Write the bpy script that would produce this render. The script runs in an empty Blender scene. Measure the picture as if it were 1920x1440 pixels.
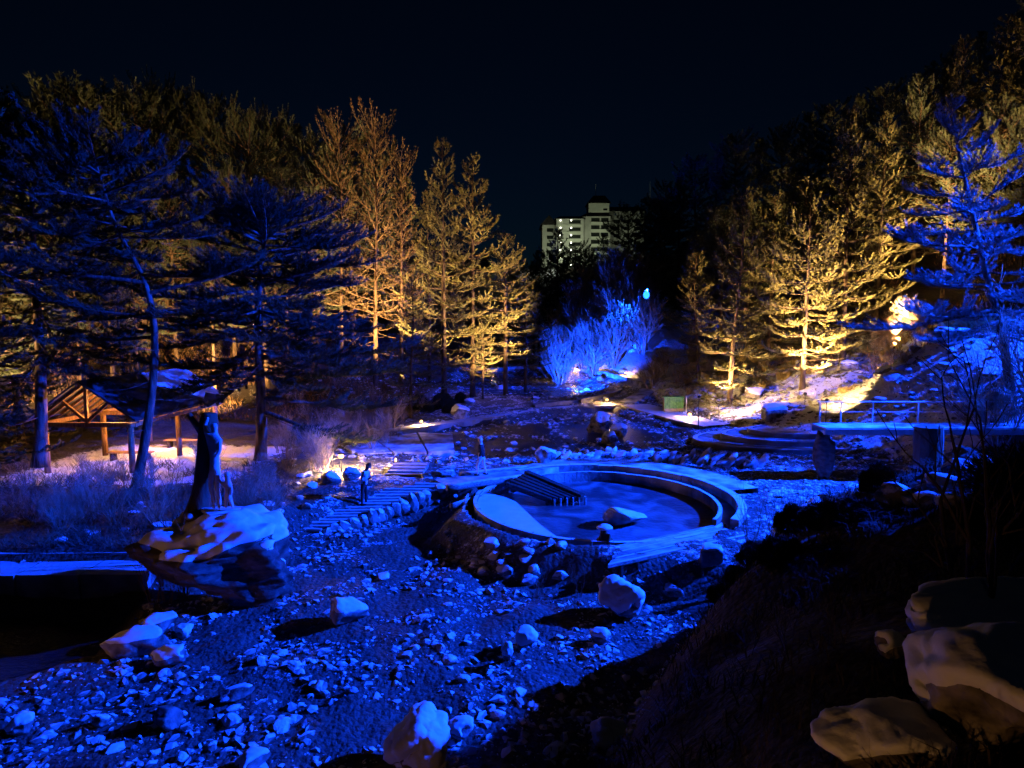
import bpy, math, random
import numpy as np
from mathutils import Vector, Matrix

random.seed(11)
rng = np.random.default_rng(11)
scene = bpy.context.scene
col = scene.collection
R = math.radians

# ------------------------------------------------------------------ camera
FPX, CAMZ = 1150.0, 7.0                       # focal length in photo pixels (1920 wide), eye height
TH = math.atan(105 / FPX)
cam_data = bpy.data.cameras.new('camera')
cam_data.sensor_width = 36
cam_data.lens = 36 * FPX / 1920
cam_data.clip_start = 0.05
cam_data.clip_end = 3000
camera = bpy.data.objects.new('camera', cam_data)
col.objects.link(camera)
camera.location = (0, 0, CAMZ)
camera.rotation_euler = (math.pi / 2 - TH, 0, 0)
scene.camera = camera

# ------------------------------------------------------------------ night sky
world = bpy.data.worlds.new('World')
scene.world = world
world.use_nodes = True
wn = world.node_tree
for n in list(wn.nodes):
    wn.nodes.remove(n)
sky = wn.nodes.new('ShaderNodeTexSky')
sky.sky_type = 'NISHITA'
sky.sun_disc = False
sky.sun_elevation = R(-3.6)
sky.sun_rotation = R(-8)
sky.ozone_density = 3.0
tint = wn.nodes.new('ShaderNodeMix')
tint.data_type = 'RGBA'
tint.blend_type = 'MULTIPLY'
tint.inputs['Factor'].default_value = 1.0
tint.inputs['B'].default_value = (0.3, 0.85, 0.9, 1)
bg = wn.nodes.new('ShaderNodeBackground')
bg.inputs['Strength'].default_value = 0.06
wo = wn.nodes.new('ShaderNodeOutputWorld')
wn.links.new(sky.outputs[0], tint.inputs['A'])
wn.links.new(tint.outputs['Result'], bg.inputs['Color'])
wn.links.new(bg.outputs[0], wo.inputs[0])

# faint moonlight, the only sun lamp
sd = bpy.data.lights.new('moon', 'SUN')
sd.energy = 0.004
sd.angle = R(0.5)
sd.color = (0.75, 0.85, 1.0)
moon = bpy.data.objects.new('moon', sd)
col.objects.link(moon)
moon.rotation_euler = (R(50), 0, R(-30))

scene.view_settings.view_transform = 'Standard'
scene.view_settings.look = 'None'
scene.view_settings.exposure = 0.0
scene.view_settings.gamma = 1.0
scene.view_settings.use_curve_mapping = False
scene.cycles.use_denoising = True
scene.cycles.denoiser = 'OPENIMAGEDENOISE'
scene.cycles.use_light_tree = True
scene.cycles.max_bounces = 3
scene.cycles.diffuse_bounces = 1
scene.cycles.glossy_bounces = 2
scene.cycles.transmission_bounces = 2
scene.cycles.sample_clamp_indirect = 3.0
scene.cycles.caustics_reflective = False
scene.cycles.caustics_refractive = False

# colours of the place's lamps
BLUE = (0.003, 0.046, 1.0)
WARM = (1.0, 0.58, 0.21)
AMBER = (1.0, 0.43, 0.11)
# floodlight list: (kind, position, aim, watts, colour, cone degrees, blend) is filled further down where the
# ground heights are known; the watt figures are kept here so that the light is tuned in one place
P_BLUE_MAIN = 640000
P_BLUE_PINE = 150000
P_BLUE_TERRACE = 120000
P_BLUE_FAR = 180000
P_BLUE_THICKET = 90000
P_TREE_LEFT = 150000
P_TREE_RIGHT = 215000
P_SLOPE = 9500
P_PATH = 1300
P_PAVILION = 1300
P_CAMERA_LAMP = 46

# ------------------------------------------------------------------ mesh helpers
ORIG = {}


def mesh_np(name, V, faces):
    me = bpy.data.meshes.new(name)
    V = np.ascontiguousarray(V, dtype=np.float32)
    me.vertices.add(len(V))
    me.vertices.foreach_set('co', V.ravel())
    faces = [np.asarray(f, dtype=np.int32) for f in faces if len(f)]
    loops = np.concatenate([f.ravel() for f in faces])
    tot = np.concatenate([np.full(len(f), f.shape[1], dtype=np.int32) for f in faces])
    start = np.concatenate([[0], np.cumsum(tot)[:-1]]).astype(np.int32)
    me.loops.add(len(loops))
    me.loops.foreach_set('vertex_index', loops)
    me.polygons.add(len(tot))
    me.polygons.foreach_set('loop_start', start)
    me.update(calc_edges=True)
    return me


def rot_to(d):
    d = np.asarray(d, float)
    d = d / (np.linalg.norm(d) + 1e-9)
    a = np.array([0, 0, 1.0]) if abs(d[2]) < 0.9 else np.array([1.0, 0, 0])
    u = np.cross(a, d)
    u /= np.linalg.norm(u)
    return u, np.cross(d, u), d


class MB:
    def __init__(s):
        s.V, s.F, s.n = [], {}, 0

    def add(s, V, *faces):
        V = np.asarray(V, float).reshape(-1, 3)
        for f in faces:
            f = np.asarray(f, dtype=np.int64)
            if len(f):
                s.F.setdefault(f.shape[1], []).append(f + s.n)
        s.V.append(V)
        s.n += len(V)
        return s

    def box(s, c, size, rz=0.0, rx=0.0, ry=0.0, taper=1.0):
        hx, hy, hz = [q / 2 for q in size]
        V = np.array([[x * (taper if z > 0 else 1), y * (taper if z > 0 else 1), z]
                      for z in (-hz, hz) for y in (-hy, hy) for x in (-hx, hx)])
        M = np.array(Matrix.Rotation(rz, 3, 'Z') @ Matrix.Rotation(ry, 3, 'Y') @ Matrix.Rotation(rx, 3, 'X'))
        V = V @ M.T + np.asarray(c, float)
        return s.add(V, [[0, 2, 3, 1], [4, 5, 7, 6], [0, 1, 5, 4], [2, 6, 7, 3], [0, 4, 6, 2], [1, 3, 7, 5]])

    def beam(s, a, b, w, h=None, taper=1.0):
        a, b = np.asarray(a, float), np.asarray(b, float)
        h = h or w
        d = b - a
        u = np.cross(d, [0, 0, 1.0])
        if np.linalg.norm(u) < 1e-6:
            u = np.array([1.0, 0, 0])
        u /= np.linalg.norm(u)
        v = np.cross(u, d)
        v /= np.linalg.norm(v)
        V = []
        for p, k in ((a, 1.0), (b, taper)):
            for i, j in ((-1, -1), (1, -1), (1, 1), (-1, 1)):
                V.append(p + u * i * w / 2 * k + v * j * h / 2 * k)
        return s.add(V, [[3, 2, 1, 0], [4, 5, 6, 7], [0, 1, 5, 4], [1, 2, 6, 5], [2, 3, 7, 6], [3, 0, 4, 7]])

    def tube(s, pts, rad, n=6, cap=True):
        pts = np.asarray(pts, float)
        m = len(pts)
        rad = np.broadcast_to(np.asarray(rad, float), (m,))
        tan = np.gradient(pts, axis=0)
        u, v, _ = rot_to(tan[0])
        ang = np.linspace(0, 2 * math.pi, n, endpoint=False)
        ca, sa = np.cos(ang)[:, None], np.sin(ang)[:, None]
        V = np.empty((m, n, 3))
        for i in range(m):
            t = tan[i] / (np.linalg.norm(tan[i]) + 1e-9)
            u = u - t * np.dot(u, t)
            u /= np.linalg.norm(u) + 1e-9
            v = np.cross(t, u)
            V[i] = pts[i] + rad[i] * (ca * u + sa * v)
        k = np.arange(n)
        k2 = (k + 1) % n
        q = np.concatenate([np.stack([i * n + k, i * n + k2, (i + 1) * n + k2, (i + 1) * n + k], 1) for i in range(m - 1)])
        V = V.reshape(-1, 3)
        if cap:
            V = np.vstack([V, pts[0], pts[-1]])
            a = np.stack([k2, k, np.full(n, m * n)], 1)
            b = np.stack([(m - 1) * n + k, (m - 1) * n + k2, np.full(n, m * n + 1)], 1)
            return s.add(V, q, np.vstack([a, b]))
        return s.add(V, q)

    def lathe(s, prof, c, n=16):
        prof = np.asarray(prof, float)
        ang = np.linspace(0, 2 * math.pi, n, endpoint=False)
        V = np.stack([np.outer(prof[:, 0], np.cos(ang)), np.outer(prof[:, 0], np.sin(ang)),
                      np.repeat(prof[:, 1:2], n, 1)], 2).reshape(-1, 3) + np.asarray(c, float)
        k = np.arange(n)
        k2 = (k + 1) % n
        q = np.concatenate([np.stack([i * n + k, i * n + k2, (i + 1) * n + k2, (i + 1) * n + k], 1) for i in range(len(prof) - 1)])
        return s.add(V, q)

    def prism(s, poly, z0, z1):
        """closed slab over polygon poly (counter clockwise xy), z0 / z1 scalars or per-vertex arrays"""
        p = np.asarray(poly, float)
        n = len(p)
        z0 = np.broadcast_to(z0, (n,))
        z1 = np.broadcast_to(z1, (n,))
        V = np.vstack([np.c_[p, z0], np.c_[p, z1]])
        k = np.arange(n)
        k2 = (k + 1) % n
        s.add(V, np.stack([k, k2, n + k2, n + k], 1))
        base = s.n - 2 * n
        s.F.setdefault(n, []).append(np.array([list(range(n, 2 * n))]) + base)
        s.F.setdefault(n, []).append(np.array([list(range(n - 1, -1, -1))]) + base)
        return s

    def ringslab(s, c, r0, r1, a0, a1, z0, z1, n=48):
        """arc-shaped slab between radii r0<r1 and angles a0<a1 (degrees)"""
        a = np.radians(np.linspace(a0, a1, n))
        ca, sa = np.cos(a), np.sin(a)
        rows = []
        for r, z in ((r0, z0), (r1, z0), (r1, z1), (r0, z1)):
            rows.append(np.stack([c[0] + r * ca, c[1] + r * sa, np.full(n, z)], 1))
        V = np.vstack(rows)
        k = np.arange(n - 1)
        q = []
        for i in range(4):
            j = (i + 1) % 4
            q.append(np.stack([i * n + k, j * n + k, j * n + k + 1, i * n + k + 1], 1))
        e = np.array([[0, 3 * n, 2 * n, n], [n - 1, 2 * n - 1, 3 * n - 1, 4 * n - 1]])
        return s.add(V, np.vstack(q), e)

    def arrays(s):
        return np.vstack(s.V), [np.vstack(f) for f in s.F.values()]

    def build(s, name, m, parent=None, smooth=False, origin=None):
        V, F = s.arrays()
        o0 = np.zeros(3) if origin is None else np.asarray(origin, float)
        if parent is not None:
            o0 = ORIG[parent.name]
        me = mesh_np(name, V - o0, F)
        me.polygons.foreach_set('use_smooth', np.full(len(me.polygons), bool(smooth)))
        me.materials.append(m)
        o = bpy.data.objects.new(name, me)
        col.objects.link(o)
        ORIG[o.name] = o0
        if parent is not None:
            o.parent = parent
        else:
            o.location = o0
        return o


def tag(o, label=None, cat=None, group=None, kind=None):
    if label:
        o['label'] = label
    if cat:
        o['category'] = cat
    if group:
        o['group'] = group
    if kind:
        o['kind'] = kind
    return o


def thing(name, loc, label, cat, group=None):
    o = bpy.data.objects.new(name, None)
    col.objects.link(o)
    o.location = loc
    o.empty_display_size = 0.2
    ORIG[o.name] = np.asarray(loc, float)
    return tag(o, label, cat, group)


def copy_tree(o, parent=None):
    c = o.copy()
    col.objects.link(c)
    c.parent = parent
    for ch in list(o.children):
        copy_tree(ch, c)
    return c


def dup(root, loc, rz=0.0, scale=1.0, label=None, group=None, tilt=(0, 0)):
    c = copy_tree(root)
    c.location = loc
    c.rotation_euler = (tilt[0], tilt[1], rz)
    c.scale = (scale,) * 3 if np.isscalar(scale) else scale
    if label:
        c['label'] = label
    if group:
        c['group'] = group
    return c


def delete_tree(o):
    for ch in list(o.children):
        delete_tree(ch)
    bpy.data.objects.remove(o)


# ------------------------------------------------------------------ procedural materials
def mat(name, c0, c1, scale=4.0, rough=0.9, bump=0.0, bscale=None, stretch=None, spec=0.3, snow=0.0, snow_at=0.55,
        detail=6, objrand=0.0, contrast=(0.35, 0.65)):
    m = bpy.data.materials.new(name)
    m.use_nodes = True
    nt = m.node_tree
    b = nt.nodes['Principled BSDF']
    b.inputs['Roughness'].default_value = rough
    b.inputs['Specular IOR Level'].default_value = spec
    tc = nt.nodes.new('ShaderNodeTexCoord')
    src = tc.outputs['Object']
    if stretch:
        mp = nt.nodes.new('ShaderNodeMapping')
        mp.inputs['Scale'].default_value = stretch
        nt.links.new(src, mp.inputs['Vector'])
        src = mp.outputs['Vector']
    nz = nt.nodes.new('ShaderNodeTexNoise')
    nz.inputs['Scale'].default_value = scale
    nz.inputs['Detail'].default_value = detail
    nt.links.new(src, nz.inputs['Vector'])
    rp = nt.nodes.new('ShaderNodeValToRGB')
    rp.color_ramp.elements[0].position = contrast[0]
    rp.color_ramp.elements[0].color = (*c0, 1)
    rp.color_ramp.elements[1].position = contrast[1]
    rp.color_ramp.elements[1].color = (*c1, 1)
    nt.links.new(nz.outputs['Fac'], rp.inputs['Fac'])
    colr = rp.outputs['Color']
    if objrand:
        oi = nt.nodes.new('ShaderNodeObjectInfo')
        mr = nt.nodes.new('ShaderNodeMapRange')
        mr.inputs['To Min'].default_value = 1 - objrand
        mr.inputs['To Max'].default_value = 1 + objrand
        nt.links.new(oi.outputs['Random'], mr.inputs['Value'])
        hs = nt.nodes.new('ShaderNodeHueSaturation')
        nt.links.new(mr.outputs['Result'], hs.inputs['Value'])
        nt.links.new(colr, hs.inputs['Color'])
        colr = hs.outputs['Color']
    if snow > 0:
        ge = nt.nodes.new('ShaderNodeNewGeometry')
        sx = nt.nodes.new('ShaderNodeSeparateXYZ')
        nt.links.new(ge.outputs['Normal'], sx.inputs[0])
        n2 = nt.nodes.new('ShaderNodeTexNoise')
        n2.inputs['Scale'].default_value = 5.0
        n2.inputs['Detail'].default_value = 5
        nt.links.new(ge.outputs['Position'], n2.inputs['Vector'])
        ma = nt.nodes.new('ShaderNodeMath')
        ma.operation = 'MULTIPLY_ADD'
        ma.inputs[1].default_value = 0.9
        nt.links.new(n2.outputs['Fac'], ma.inputs[0])
        nt.links.new(sx.outputs['Z'], ma.inputs[2])
        mr = nt.nodes.new('ShaderNodeMapRange')
        mr.interpolation_type = 'SMOOTHSTEP'
        mr.inputs['From Min'].default_value = snow_at + 0.38
        mr.inputs['From Max'].default_value = snow_at + 0.62
        mr.inputs['To Max'].default_value = snow
        nt.links.new(ma.outputs[0], mr.inputs['Value'])
        mx = nt.nodes.new('ShaderNodeMix')
        mx.data_type = 'RGBA'
        mx.inputs['B'].default_value = (0.74, 0.76, 0.8, 1)
        nt.links.new(mr.outputs['Result'], mx.inputs['Factor'])
        nt.links.new(colr, mx.inputs['A'])
        colr = mx.outputs['Result']
    nt.links.new(colr, b.inputs['Base Color'])
    if bump:
        nb = nt.nodes.new('ShaderNodeTexNoise')
        nb.inputs['Scale'].default_value = bscale or scale * 3
        nb.inputs['Detail'].default_value = 8
        nt.links.new(src, nb.inputs['Vector'])
        bp = nt.nodes.new('ShaderNodeBump')
        bp.inputs['Strength'].default_value = bump
        bp.inputs['Distance'].default_value = 0.05
        nt.links.new(nb.outputs['Fac'], bp.inputs['Height'])
        nt.links.new(bp.outputs['Normal'], b.inputs['Normal'])
    return m


def emit(name, c, strength):
    m = bpy.data.materials.new(name)
    m.use_nodes = True
    nt = m.node_tree
    b = nt.nodes['Principled BSDF']
    b.inputs['Base Color'].default_value = (*[min(0.8, q) for q in c], 1)
    b.inputs['Emission Color'].default_value = (*c, 1)
    b.inputs['Emission Strength'].default_value = strength
    return m


M = {
    'snow': mat('snow', (0.70, 0.72, 0.76), (0.80, 0.81, 0.83), 2.5, 0.75, 0.35, 9, spec=0.2),
    'rock': mat('rock', (0.045, 0.04, 0.035), (0.34, 0.31, 0.27), 3.2, 0.92, 1.0, 6, snow=0.0),
    'rock_dark': mat('rock_dark', (0.035, 0.03, 0.025), (0.13, 0.11, 0.09), 2.4, 0.95, 1.0, 6, (1, 1, 2.2)),
    'rock_snowy': mat('rock_snowy', (0.12, 0.11, 0.10), (0.32, 0.30, 0.27), 2.6, 0.9, 0.6, 8, snow=1.0, snow_at=0.5, objrand=0.35),
    'pebble': mat('pebble', (0.025, 0.023, 0.02), (0.36, 0.34, 0.31), 1.1, 0.85, 0.3, 14, snow=0.9, snow_at=0.72, contrast=(0.3, 0.7)),
    'bark': mat('bark', (0.025, 0.017, 0.011), (0.09, 0.06, 0.038), 5.0, 0.95, 1.0, 12, (1, 1, 0.25)),
    'bark_near': mat('bark_near', (0.03, 0.022, 0.018), (0.20, 0.14, 0.11), 5.0, 0.95, 1.0, 9, (1, 1, 0.2)),
    'bark_pale': mat('bark_pale', (0.05, 0.032, 0.018), (0.19, 0.12, 0.07), 5.0, 0.95, 0.8, 12, (1, 1, 0.25)),
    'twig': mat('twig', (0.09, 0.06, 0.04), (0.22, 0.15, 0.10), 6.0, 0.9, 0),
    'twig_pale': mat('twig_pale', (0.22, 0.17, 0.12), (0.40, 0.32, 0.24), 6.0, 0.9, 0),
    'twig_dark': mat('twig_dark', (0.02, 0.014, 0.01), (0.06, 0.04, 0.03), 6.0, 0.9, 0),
    'needle': mat('needle', (0.075, 0.071, 0.026), (0.145, 0.136, 0.055), 0.7, 0.75, 0, objrand=0.3),
    'needle_brown': mat('needle_brown', (0.11, 0.072, 0.03), (0.18, 0.125, 0.06), 0.7, 0.8, 0, objrand=0.25),
    'needle_dark': mat('needle_dark', (0.045, 0.062, 0.035), (0.10, 0.12, 0.07), 0.8, 0.75, 0, objrand=0.3),  # darker copy of needle, the unlit look of these crowns is in the colour
    'needle_near': mat('needle_near', (0.022, 0.032, 0.018), (0.062, 0.078, 0.045), 0.8, 0.75, 0),
    'needle_frost': mat('needle_frost', (0.10, 0.13, 0.12), (0.22, 0.25, 0.24), 0.8, 0.75, 0),
    'grass_dry': mat('grass_dry', (0.24, 0.17, 0.06), (0.46, 0.35, 0.15), 2.0, 0.85, 0),
    'grass_brown': mat('grass_brown', (0.13, 0.07, 0.03), (0.26, 0.15, 0.06), 2.0, 0.85, 0),
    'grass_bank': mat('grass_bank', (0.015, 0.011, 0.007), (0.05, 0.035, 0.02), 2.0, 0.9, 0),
    'brush': mat('brush', (0.035, 0.028, 0.02), (0.22, 0.18, 0.13), 1.0, 0.9, 0),
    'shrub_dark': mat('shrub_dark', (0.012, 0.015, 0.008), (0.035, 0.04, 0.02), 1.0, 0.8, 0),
    'concrete': mat('concrete', (0.13, 0.12, 0.11), (0.40, 0.38, 0.36), 1.3, 0.85, 0.7, 9, snow=0.95, snow_at=0.60),
    'concrete_wet': mat('concrete_wet', (0.07, 0.065, 0.06), (0.16, 0.15, 0.14), 1.4, 0.6, 0.3, 10),
    'paving': mat('paving', (0.16, 0.15, 0.13), (0.36, 0.33, 0.29), 0.9, 0.55, 0.25, 8, snow=0.5, snow_at=0.72),
    'paving_snow': mat('paving_snow', (0.16, 0.155, 0.15), (0.70, 0.71, 0.74), 1.3, 0.8, 0.4, 6),
    'wood': mat('wood', (0.20, 0.10, 0.045), (0.42, 0.24, 0.11), 3.0, 0.7, 0.3, 10, (6, 6, 0.8)),
    'wood_grey': mat('wood_grey', (0.16, 0.13, 0.11), (0.40, 0.35, 0.30), 3.0, 0.85, 0.5, 10, (1, 6, 6), snow=0.8, snow_at=0.66),
    'wood_dark': mat('wood_dark', (0.018, 0.014, 0.012), (0.07, 0.055, 0.045), 3.0, 0.75, 0.4, 10, (1, 4, 4)),
    'roof': mat('roof', (0.030, 0.028, 0.028), (0.09, 0.085, 0.08), 1.4, 0.85, 0.6, 9, (1, 0.6, 3)),
    'metal': mat('metal', (0.45, 0.46, 0.48), (0.62, 0.63, 0.65), 3.0, 0.35, 0, spec=0.6),
    'black': mat('black', (0.010, 0.010, 0.011), (0.03, 0.03, 0.03), 3.0, 0.5, 0),
    'green': mat('green', (0.04, 0.20, 0.03), (0.12, 0.38, 0.06), 5.0, 0.5, 0.2, 9),
    'board': mat('board', (0.22, 0.17, 0.11), (0.34, 0.27, 0.18), 4.0, 0.8, 0),
    'statue': mat('statue', (0.34, 0.32, 0.30), (0.58, 0.56, 0.53), 1.6, 0.6, 0.35, 8),
    'statue_dark': mat('statue_dark', (0.045, 0.032, 0.022), (0.14, 0.10, 0.065), 2.2, 0.9, 0.9, 9, (1, 1, 0.3)),
    'cloth_dark': mat('cloth_dark', (0.012, 0.012, 0.015), (0.03, 0.03, 0.034), 8.0, 0.9, 0),
    'cloth_pale': mat('cloth_pale', (0.58, 0.57, 0.58), (0.70, 0.69, 0.70), 8.0, 0.9, 0),
    'cloth_blue': mat('cloth_blue', (0.40, 0.43, 0.50), (0.55, 0.58, 0.64), 8.0, 0.9, 0),
    'cap': mat('cap', (0.62, 0.62, 0.62), (0.76, 0.76, 0.76), 8.0, 0.9, 0),
    'skin': mat('skin', (0.40, 0.24, 0.17), (0.50, 0.31, 0.22), 5.0, 0.6, 0),
    'hair': mat('hair', (0.010, 0.008, 0.007), (0.03, 0.022, 0.018), 9.0, 0.6, 0),
    'plaster': mat('plaster', (0.40, 0.42, 0.34), (0.52, 0.54, 0.45), 0.3, 0.9, 0),
    'plaster_band': mat('plaster_band', (0.50, 0.54, 0.42), (0.60, 0.64, 0.50), 0.3, 0.9, 0),
    'window_dark': mat('window_dark', (0.012, 0.016, 0.016), (0.03, 0.035, 0.03), 0.5, 0.2, 0),
    'bulb_warm': emit('bulb_warm', (1.0, 0.52, 0.13), 5),
    'bulb_white': emit('bulb_white', (1.0, 1.0, 0.8), 5),
    'bulb_blue': emit('bulb_blue', (0.008, 0.09, 1.0), 9),
}


def water_mat(name, c, rough, bscale, bstr, frost=0.0, stretch=(1, 1, 1)):
    m = bpy.data.materials.new(name)
    m.use_nodes = True
    nt = m.node_tree
    b = nt.nodes['Principled BSDF']
    b.inputs['Roughness'].default_value = rough
    b.inputs['IOR'].default_value = 1.33
    tc = nt.nodes.new('ShaderNodeTexCoord')
    mp = nt.nodes.new('ShaderNodeMapping')
    mp.inputs['Scale'].default_value = stretch
    nt.links.new(tc.outputs['Object'], mp.inputs['Vector'])
    n1 = nt.nodes.new('ShaderNodeTexNoise')
    n1.inputs['Scale'].default_value = bscale
    n1.inputs['Detail'].default_value = 4
    nt.links.new(mp.outputs['Vector'], n1.inputs['Vector'])
    bp = nt.nodes.new('ShaderNodeBump')
    bp.inputs['Strength'].default_value = bstr
    bp.inputs['Distance'].default_value = 0.05
    nt.links.new(n1.outputs['Fac'], bp.inputs['Height'])
    nt.links.new(bp.outputs['Normal'], b.inputs['Normal'])
    n2 = nt.nodes.new('ShaderNodeTexNoise')
    n2.inputs['Scale'].default_value = 0.7
    n2.inputs['Detail'].default_value = 7
    n2.inputs['Distortion'].default_value = 0.8
    nt.links.new(mp.outputs['Vector'], n2.inputs['Vector'])
    rp = nt.nodes.new('ShaderNodeValToRGB')
    rp.color_ramp.elements[0].position = 0.42
    rp.color_ramp.elements[0].color = (*c, 1)
    rp.color_ramp.elements[1].position = 0.72
    rp.color_ramp.elements[1].color = (*[q + frost for q in c], 1)
    nt.links.new(n2.outputs['Fac'], rp.inputs['Fac'])
    nt.links.new(rp.outputs['Color'], b.inputs['Base Color'])
    return m


M['water'] = water_mat('water', (0.008, 0.008, 0.008), 0.30, 7.0, 1.0, 0.03, (1, 1.6, 1))
M['water'].node_tree.nodes['Principled BSDF'].inputs['Specular IOR Level'].default_value = 0.22
M['ice'] = water_mat('ice', (0.05, 0.055, 0.06), 0.28, 5.0, 0.6, 0.22)
M['stream'] = water_mat('stream', (0.10, 0.105, 0.11), 0.25, 3.0, 0.9, 0.3, (0.6, 2.0, 1))

# ------------------------------------------------------------------ pixels of the photograph to directions
cT, sT = math.cos(TH), math.sin(TH)


def ray(px, py):
    u, v = (px - 960) / FPX, (720 - py) / FPX
    return np.array([u, cT + v * sT, -sT + v * cT])


def at(px, py, Y):
    d = ray(px, py)
    return np.array([0, 0, CAMZ]) + d * (Y / d[1])


def onz(px, py, z):
    d = ray(px, py)
    return np.array([0, 0, CAMZ]) + d * ((z - CAMZ) / d[2])


# ------------------------------------------------------------------ terrain
_tab = np.random.default_rng(3).random((256, 256))


def vn(x, y, s, k=0):
    x = np.asarray(x, float) / s + 37.3 * k
    y = np.asarray(y, float) / s + 91.7 * k
    xi, yi = np.floor(x).astype(int), np.floor(y).astype(int)
    fx, fy = x - xi, y - yi
    fx, fy = fx * fx * (3 - 2 * fx), fy * fy * (3 - 2 * fy)
    g = lambda a, b: _tab[a & 255, b & 255]
    return ((g(xi, yi) * (1 - fx) + g(xi + 1, yi) * fx) * (1 - fy) + (g(xi, yi + 1) * (1 - fx) + g(xi + 1, yi + 1) * fx) * fy) - 0.5


def segdist(x, y, a, b):
    ax, ay = a
    dx, dy = b[0] - ax, b[1] - ay
    t = np.clip(((x - ax) * dx + (y - ay) * dy) / (dx * dx + dy * dy), 0, 1)
    ex, ey = x - (ax + t * dx), y - (ay + t * dy)
    return np.hypot(ex, ey), dx * (y - ay) - dy * (x - ax)


def sdist(pts, x, y):
    """signed distance to a polyline, positive on its right-hand side"""
    best = np.full(np.shape(x), 1e9)
    sg = np.zeros(np.shape(x))
    for a, b in zip(pts[:-1], pts[1:]):
        d, c = segdist(x, y, a, b)
        k = d < best - 1e-9
        best = np.where(k, d, best)
        sg = np.where(k, np.where(c < 0, 1.0, -1.0), sg)
    return best * sg


def pdist(poly, x, y):
    """signed distance to a polygon, positive inside"""
    best = np.full(np.shape(x), 1e9)
    ins = np.zeros(np.shape(x), bool)
    n = len(poly)
    for i in range(n):
        a, b = poly[i], poly[(i + 1) % n]
        d, _ = segdist(x, y, a, b)
        best = np.minimum(best, d)
        c = ((a[1] > y) != (b[1] > y))
        with np.errstate(divide='ignore', invalid='ignore'):
            xx = (b[0] - a[0]) * (y - a[1]) / (b[1] - a[1] + 1e-12) + a[0]
        ins ^= c & (x < xx)
    return np.where(ins, best, -best)


def sstep(a, b, t):
    t = np.clip((t - a) / (b - a), 0, 1)
    return t * t * (3 - 2 * t)


FOOT_R = [(48, -10), (44, 12), (28, 21.5), (20.8, 28.6), (17.6, 34.5), (15.5, 43), (14, 50), (12.5, 60), (10.5, 72), (6.5, 82), (2, 98), (-1, 130), (4, 320)]
FOOT_L = [(-90, 10), (-48, 38), (-26, 43), (-15, 46), (-9, 54), (-7, 70), (-6, 95), (-8, 140), (-12, 320)]
FOOT_B = [(-9, -14), (-6, -2), (-3.2, 3.6), (1, 9), (2.8, 12.5), (5.2, 15.8), (9, 18.0), (14, 19.6), (20, 20.8), (28, 20), (40, 12), (60, -10)]
POOL_C, POOL_R = (3.6, 24.6), 5.6
POND = [tuple(onz(px, py, -0.3)[:2]) for px, py in ((690, 852), (760, 815), (880, 800), (1000, 785), (1150, 768), (1190, 790), (1290, 812), (1290, 828), (1180, 846), (1040, 862), (900, 868), (780, 862))]
FARW = [(-5.5, 94), (-7.0, 78), (-5.5, 66), (-1, 60), (5, 60), (10, 65), (8.5, 74), (4, 83), (0, 94)]
LOW = [(-40, 4), (-40, 18.4), (-10.6, 18.6), (-10, 22.2), (-7.6, 24.2), (-3.4, 27.0), (-1.9, 26.2), (-2.4, 22.5), (-0.2, 19.6), (3, 18.3), (8, 17.6), (14, 19), (20, 20), (30, 19), (30, -10), (-40, -10)]
CHAN = [(-40, 17.2), (-11.0, 17.2), (-10.2, 16.0), (-9.6, 14.2), (-12, 12.6), (-18, 10.5), (-40, 9)]


def HT(x, y):
    x = np.asarray(x, float)
    y = np.asarray(y, float)
    h = 0.02 * np.clip(y - 45, 0, 1e9)
    h = h + 0.10 * vn(x, y, 4.0, 1) + (0.16 + 0.12 * sstep(0, 2, pdist(LOW, x, y))) * vn(x, y, 1.3, 2) + 0.13 * vn(x, y, 0.5, 3)
    h = h - 0.9 * sstep(-0.4, 0.9, pdist(LOW, x, y))
    dr = sdist(FOOT_R, x, y)
    p = np.clip(dr, 0, 45) * (1 - 0.75 * sstep(125, 175, y))
    h = h + 0.36 * p + 0.42 * np.clip(p - 15, 0, 1e9) + sstep(0, 3, dr) * (0.9 * vn(x, y, 5, 4) + 0.45 * vn(x, y, 1.7, 5))
    h = h + 0.5 * np.clip(p, 0, 7) * sstep(18.5, 24, x) * (1 - sstep(35, 43, y))
    h = h + 8.5 * np.exp(-((x - 14) ** 2 / 55 + (y - 90) ** 2 / 150))
    dl = -sdist(FOOT_L, x, y)
    p = np.clip(dl, 0, 34)
    h = h + 0.30 * p + 0.25 * np.clip(p - 14, 0, 1e9) + sstep(0, 4, dl) * 0.8 * vn(x, y, 4, 6)
    h = h + 0.20 * np.clip(y - 125, 0, 140)
    db = sdist(FOOT_B, x, y)
    p = np.clip(db, 0, 1e9)
    hb = 6.15 * (1 - np.exp(-p / 3.0)) + sstep(0, 2, db) * (0.5 * vn(x, y, 2.2, 7) + 0.22 * vn(x, y, 0.8, 8))
    h = h + hb
    # gentle gully under the footbridge
    h = h - 0.55 * sstep(-0.3, 1.0, pdist(POND, x, y))
    h = h - 0.9 * sstep(-0.5, 2.0, pdist(FARW, x, y))
    h = h - 0.45 * sstep(-0.2, 1.0, pdist(CHAN, x, y))
    # level ground round the pavilion, the pool and the paved terrace behind the pool
    f = sstep(1.5, 0.0, np.hypot(np.clip(np.abs(x + 20.3) - 2.6, 0, 99), np.clip(np.abs(y - 33.3) - 5, 0, 99)))
    h = h * (1 - f) + f * (0.02 + 0.35 * h * (np.abs(h) < 0.3))
    rp = np.hypot(x - POOL_C[0], y - POOL_C[1])
    h = np.where(rp < 5.45, -1.2 + 0 * h, h)
    return h


def hs(x, y):
    return float(HT(np.array([x]), np.array([y]))[0])


_ts = np.geomspace(1.5, 400, 2600)


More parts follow.
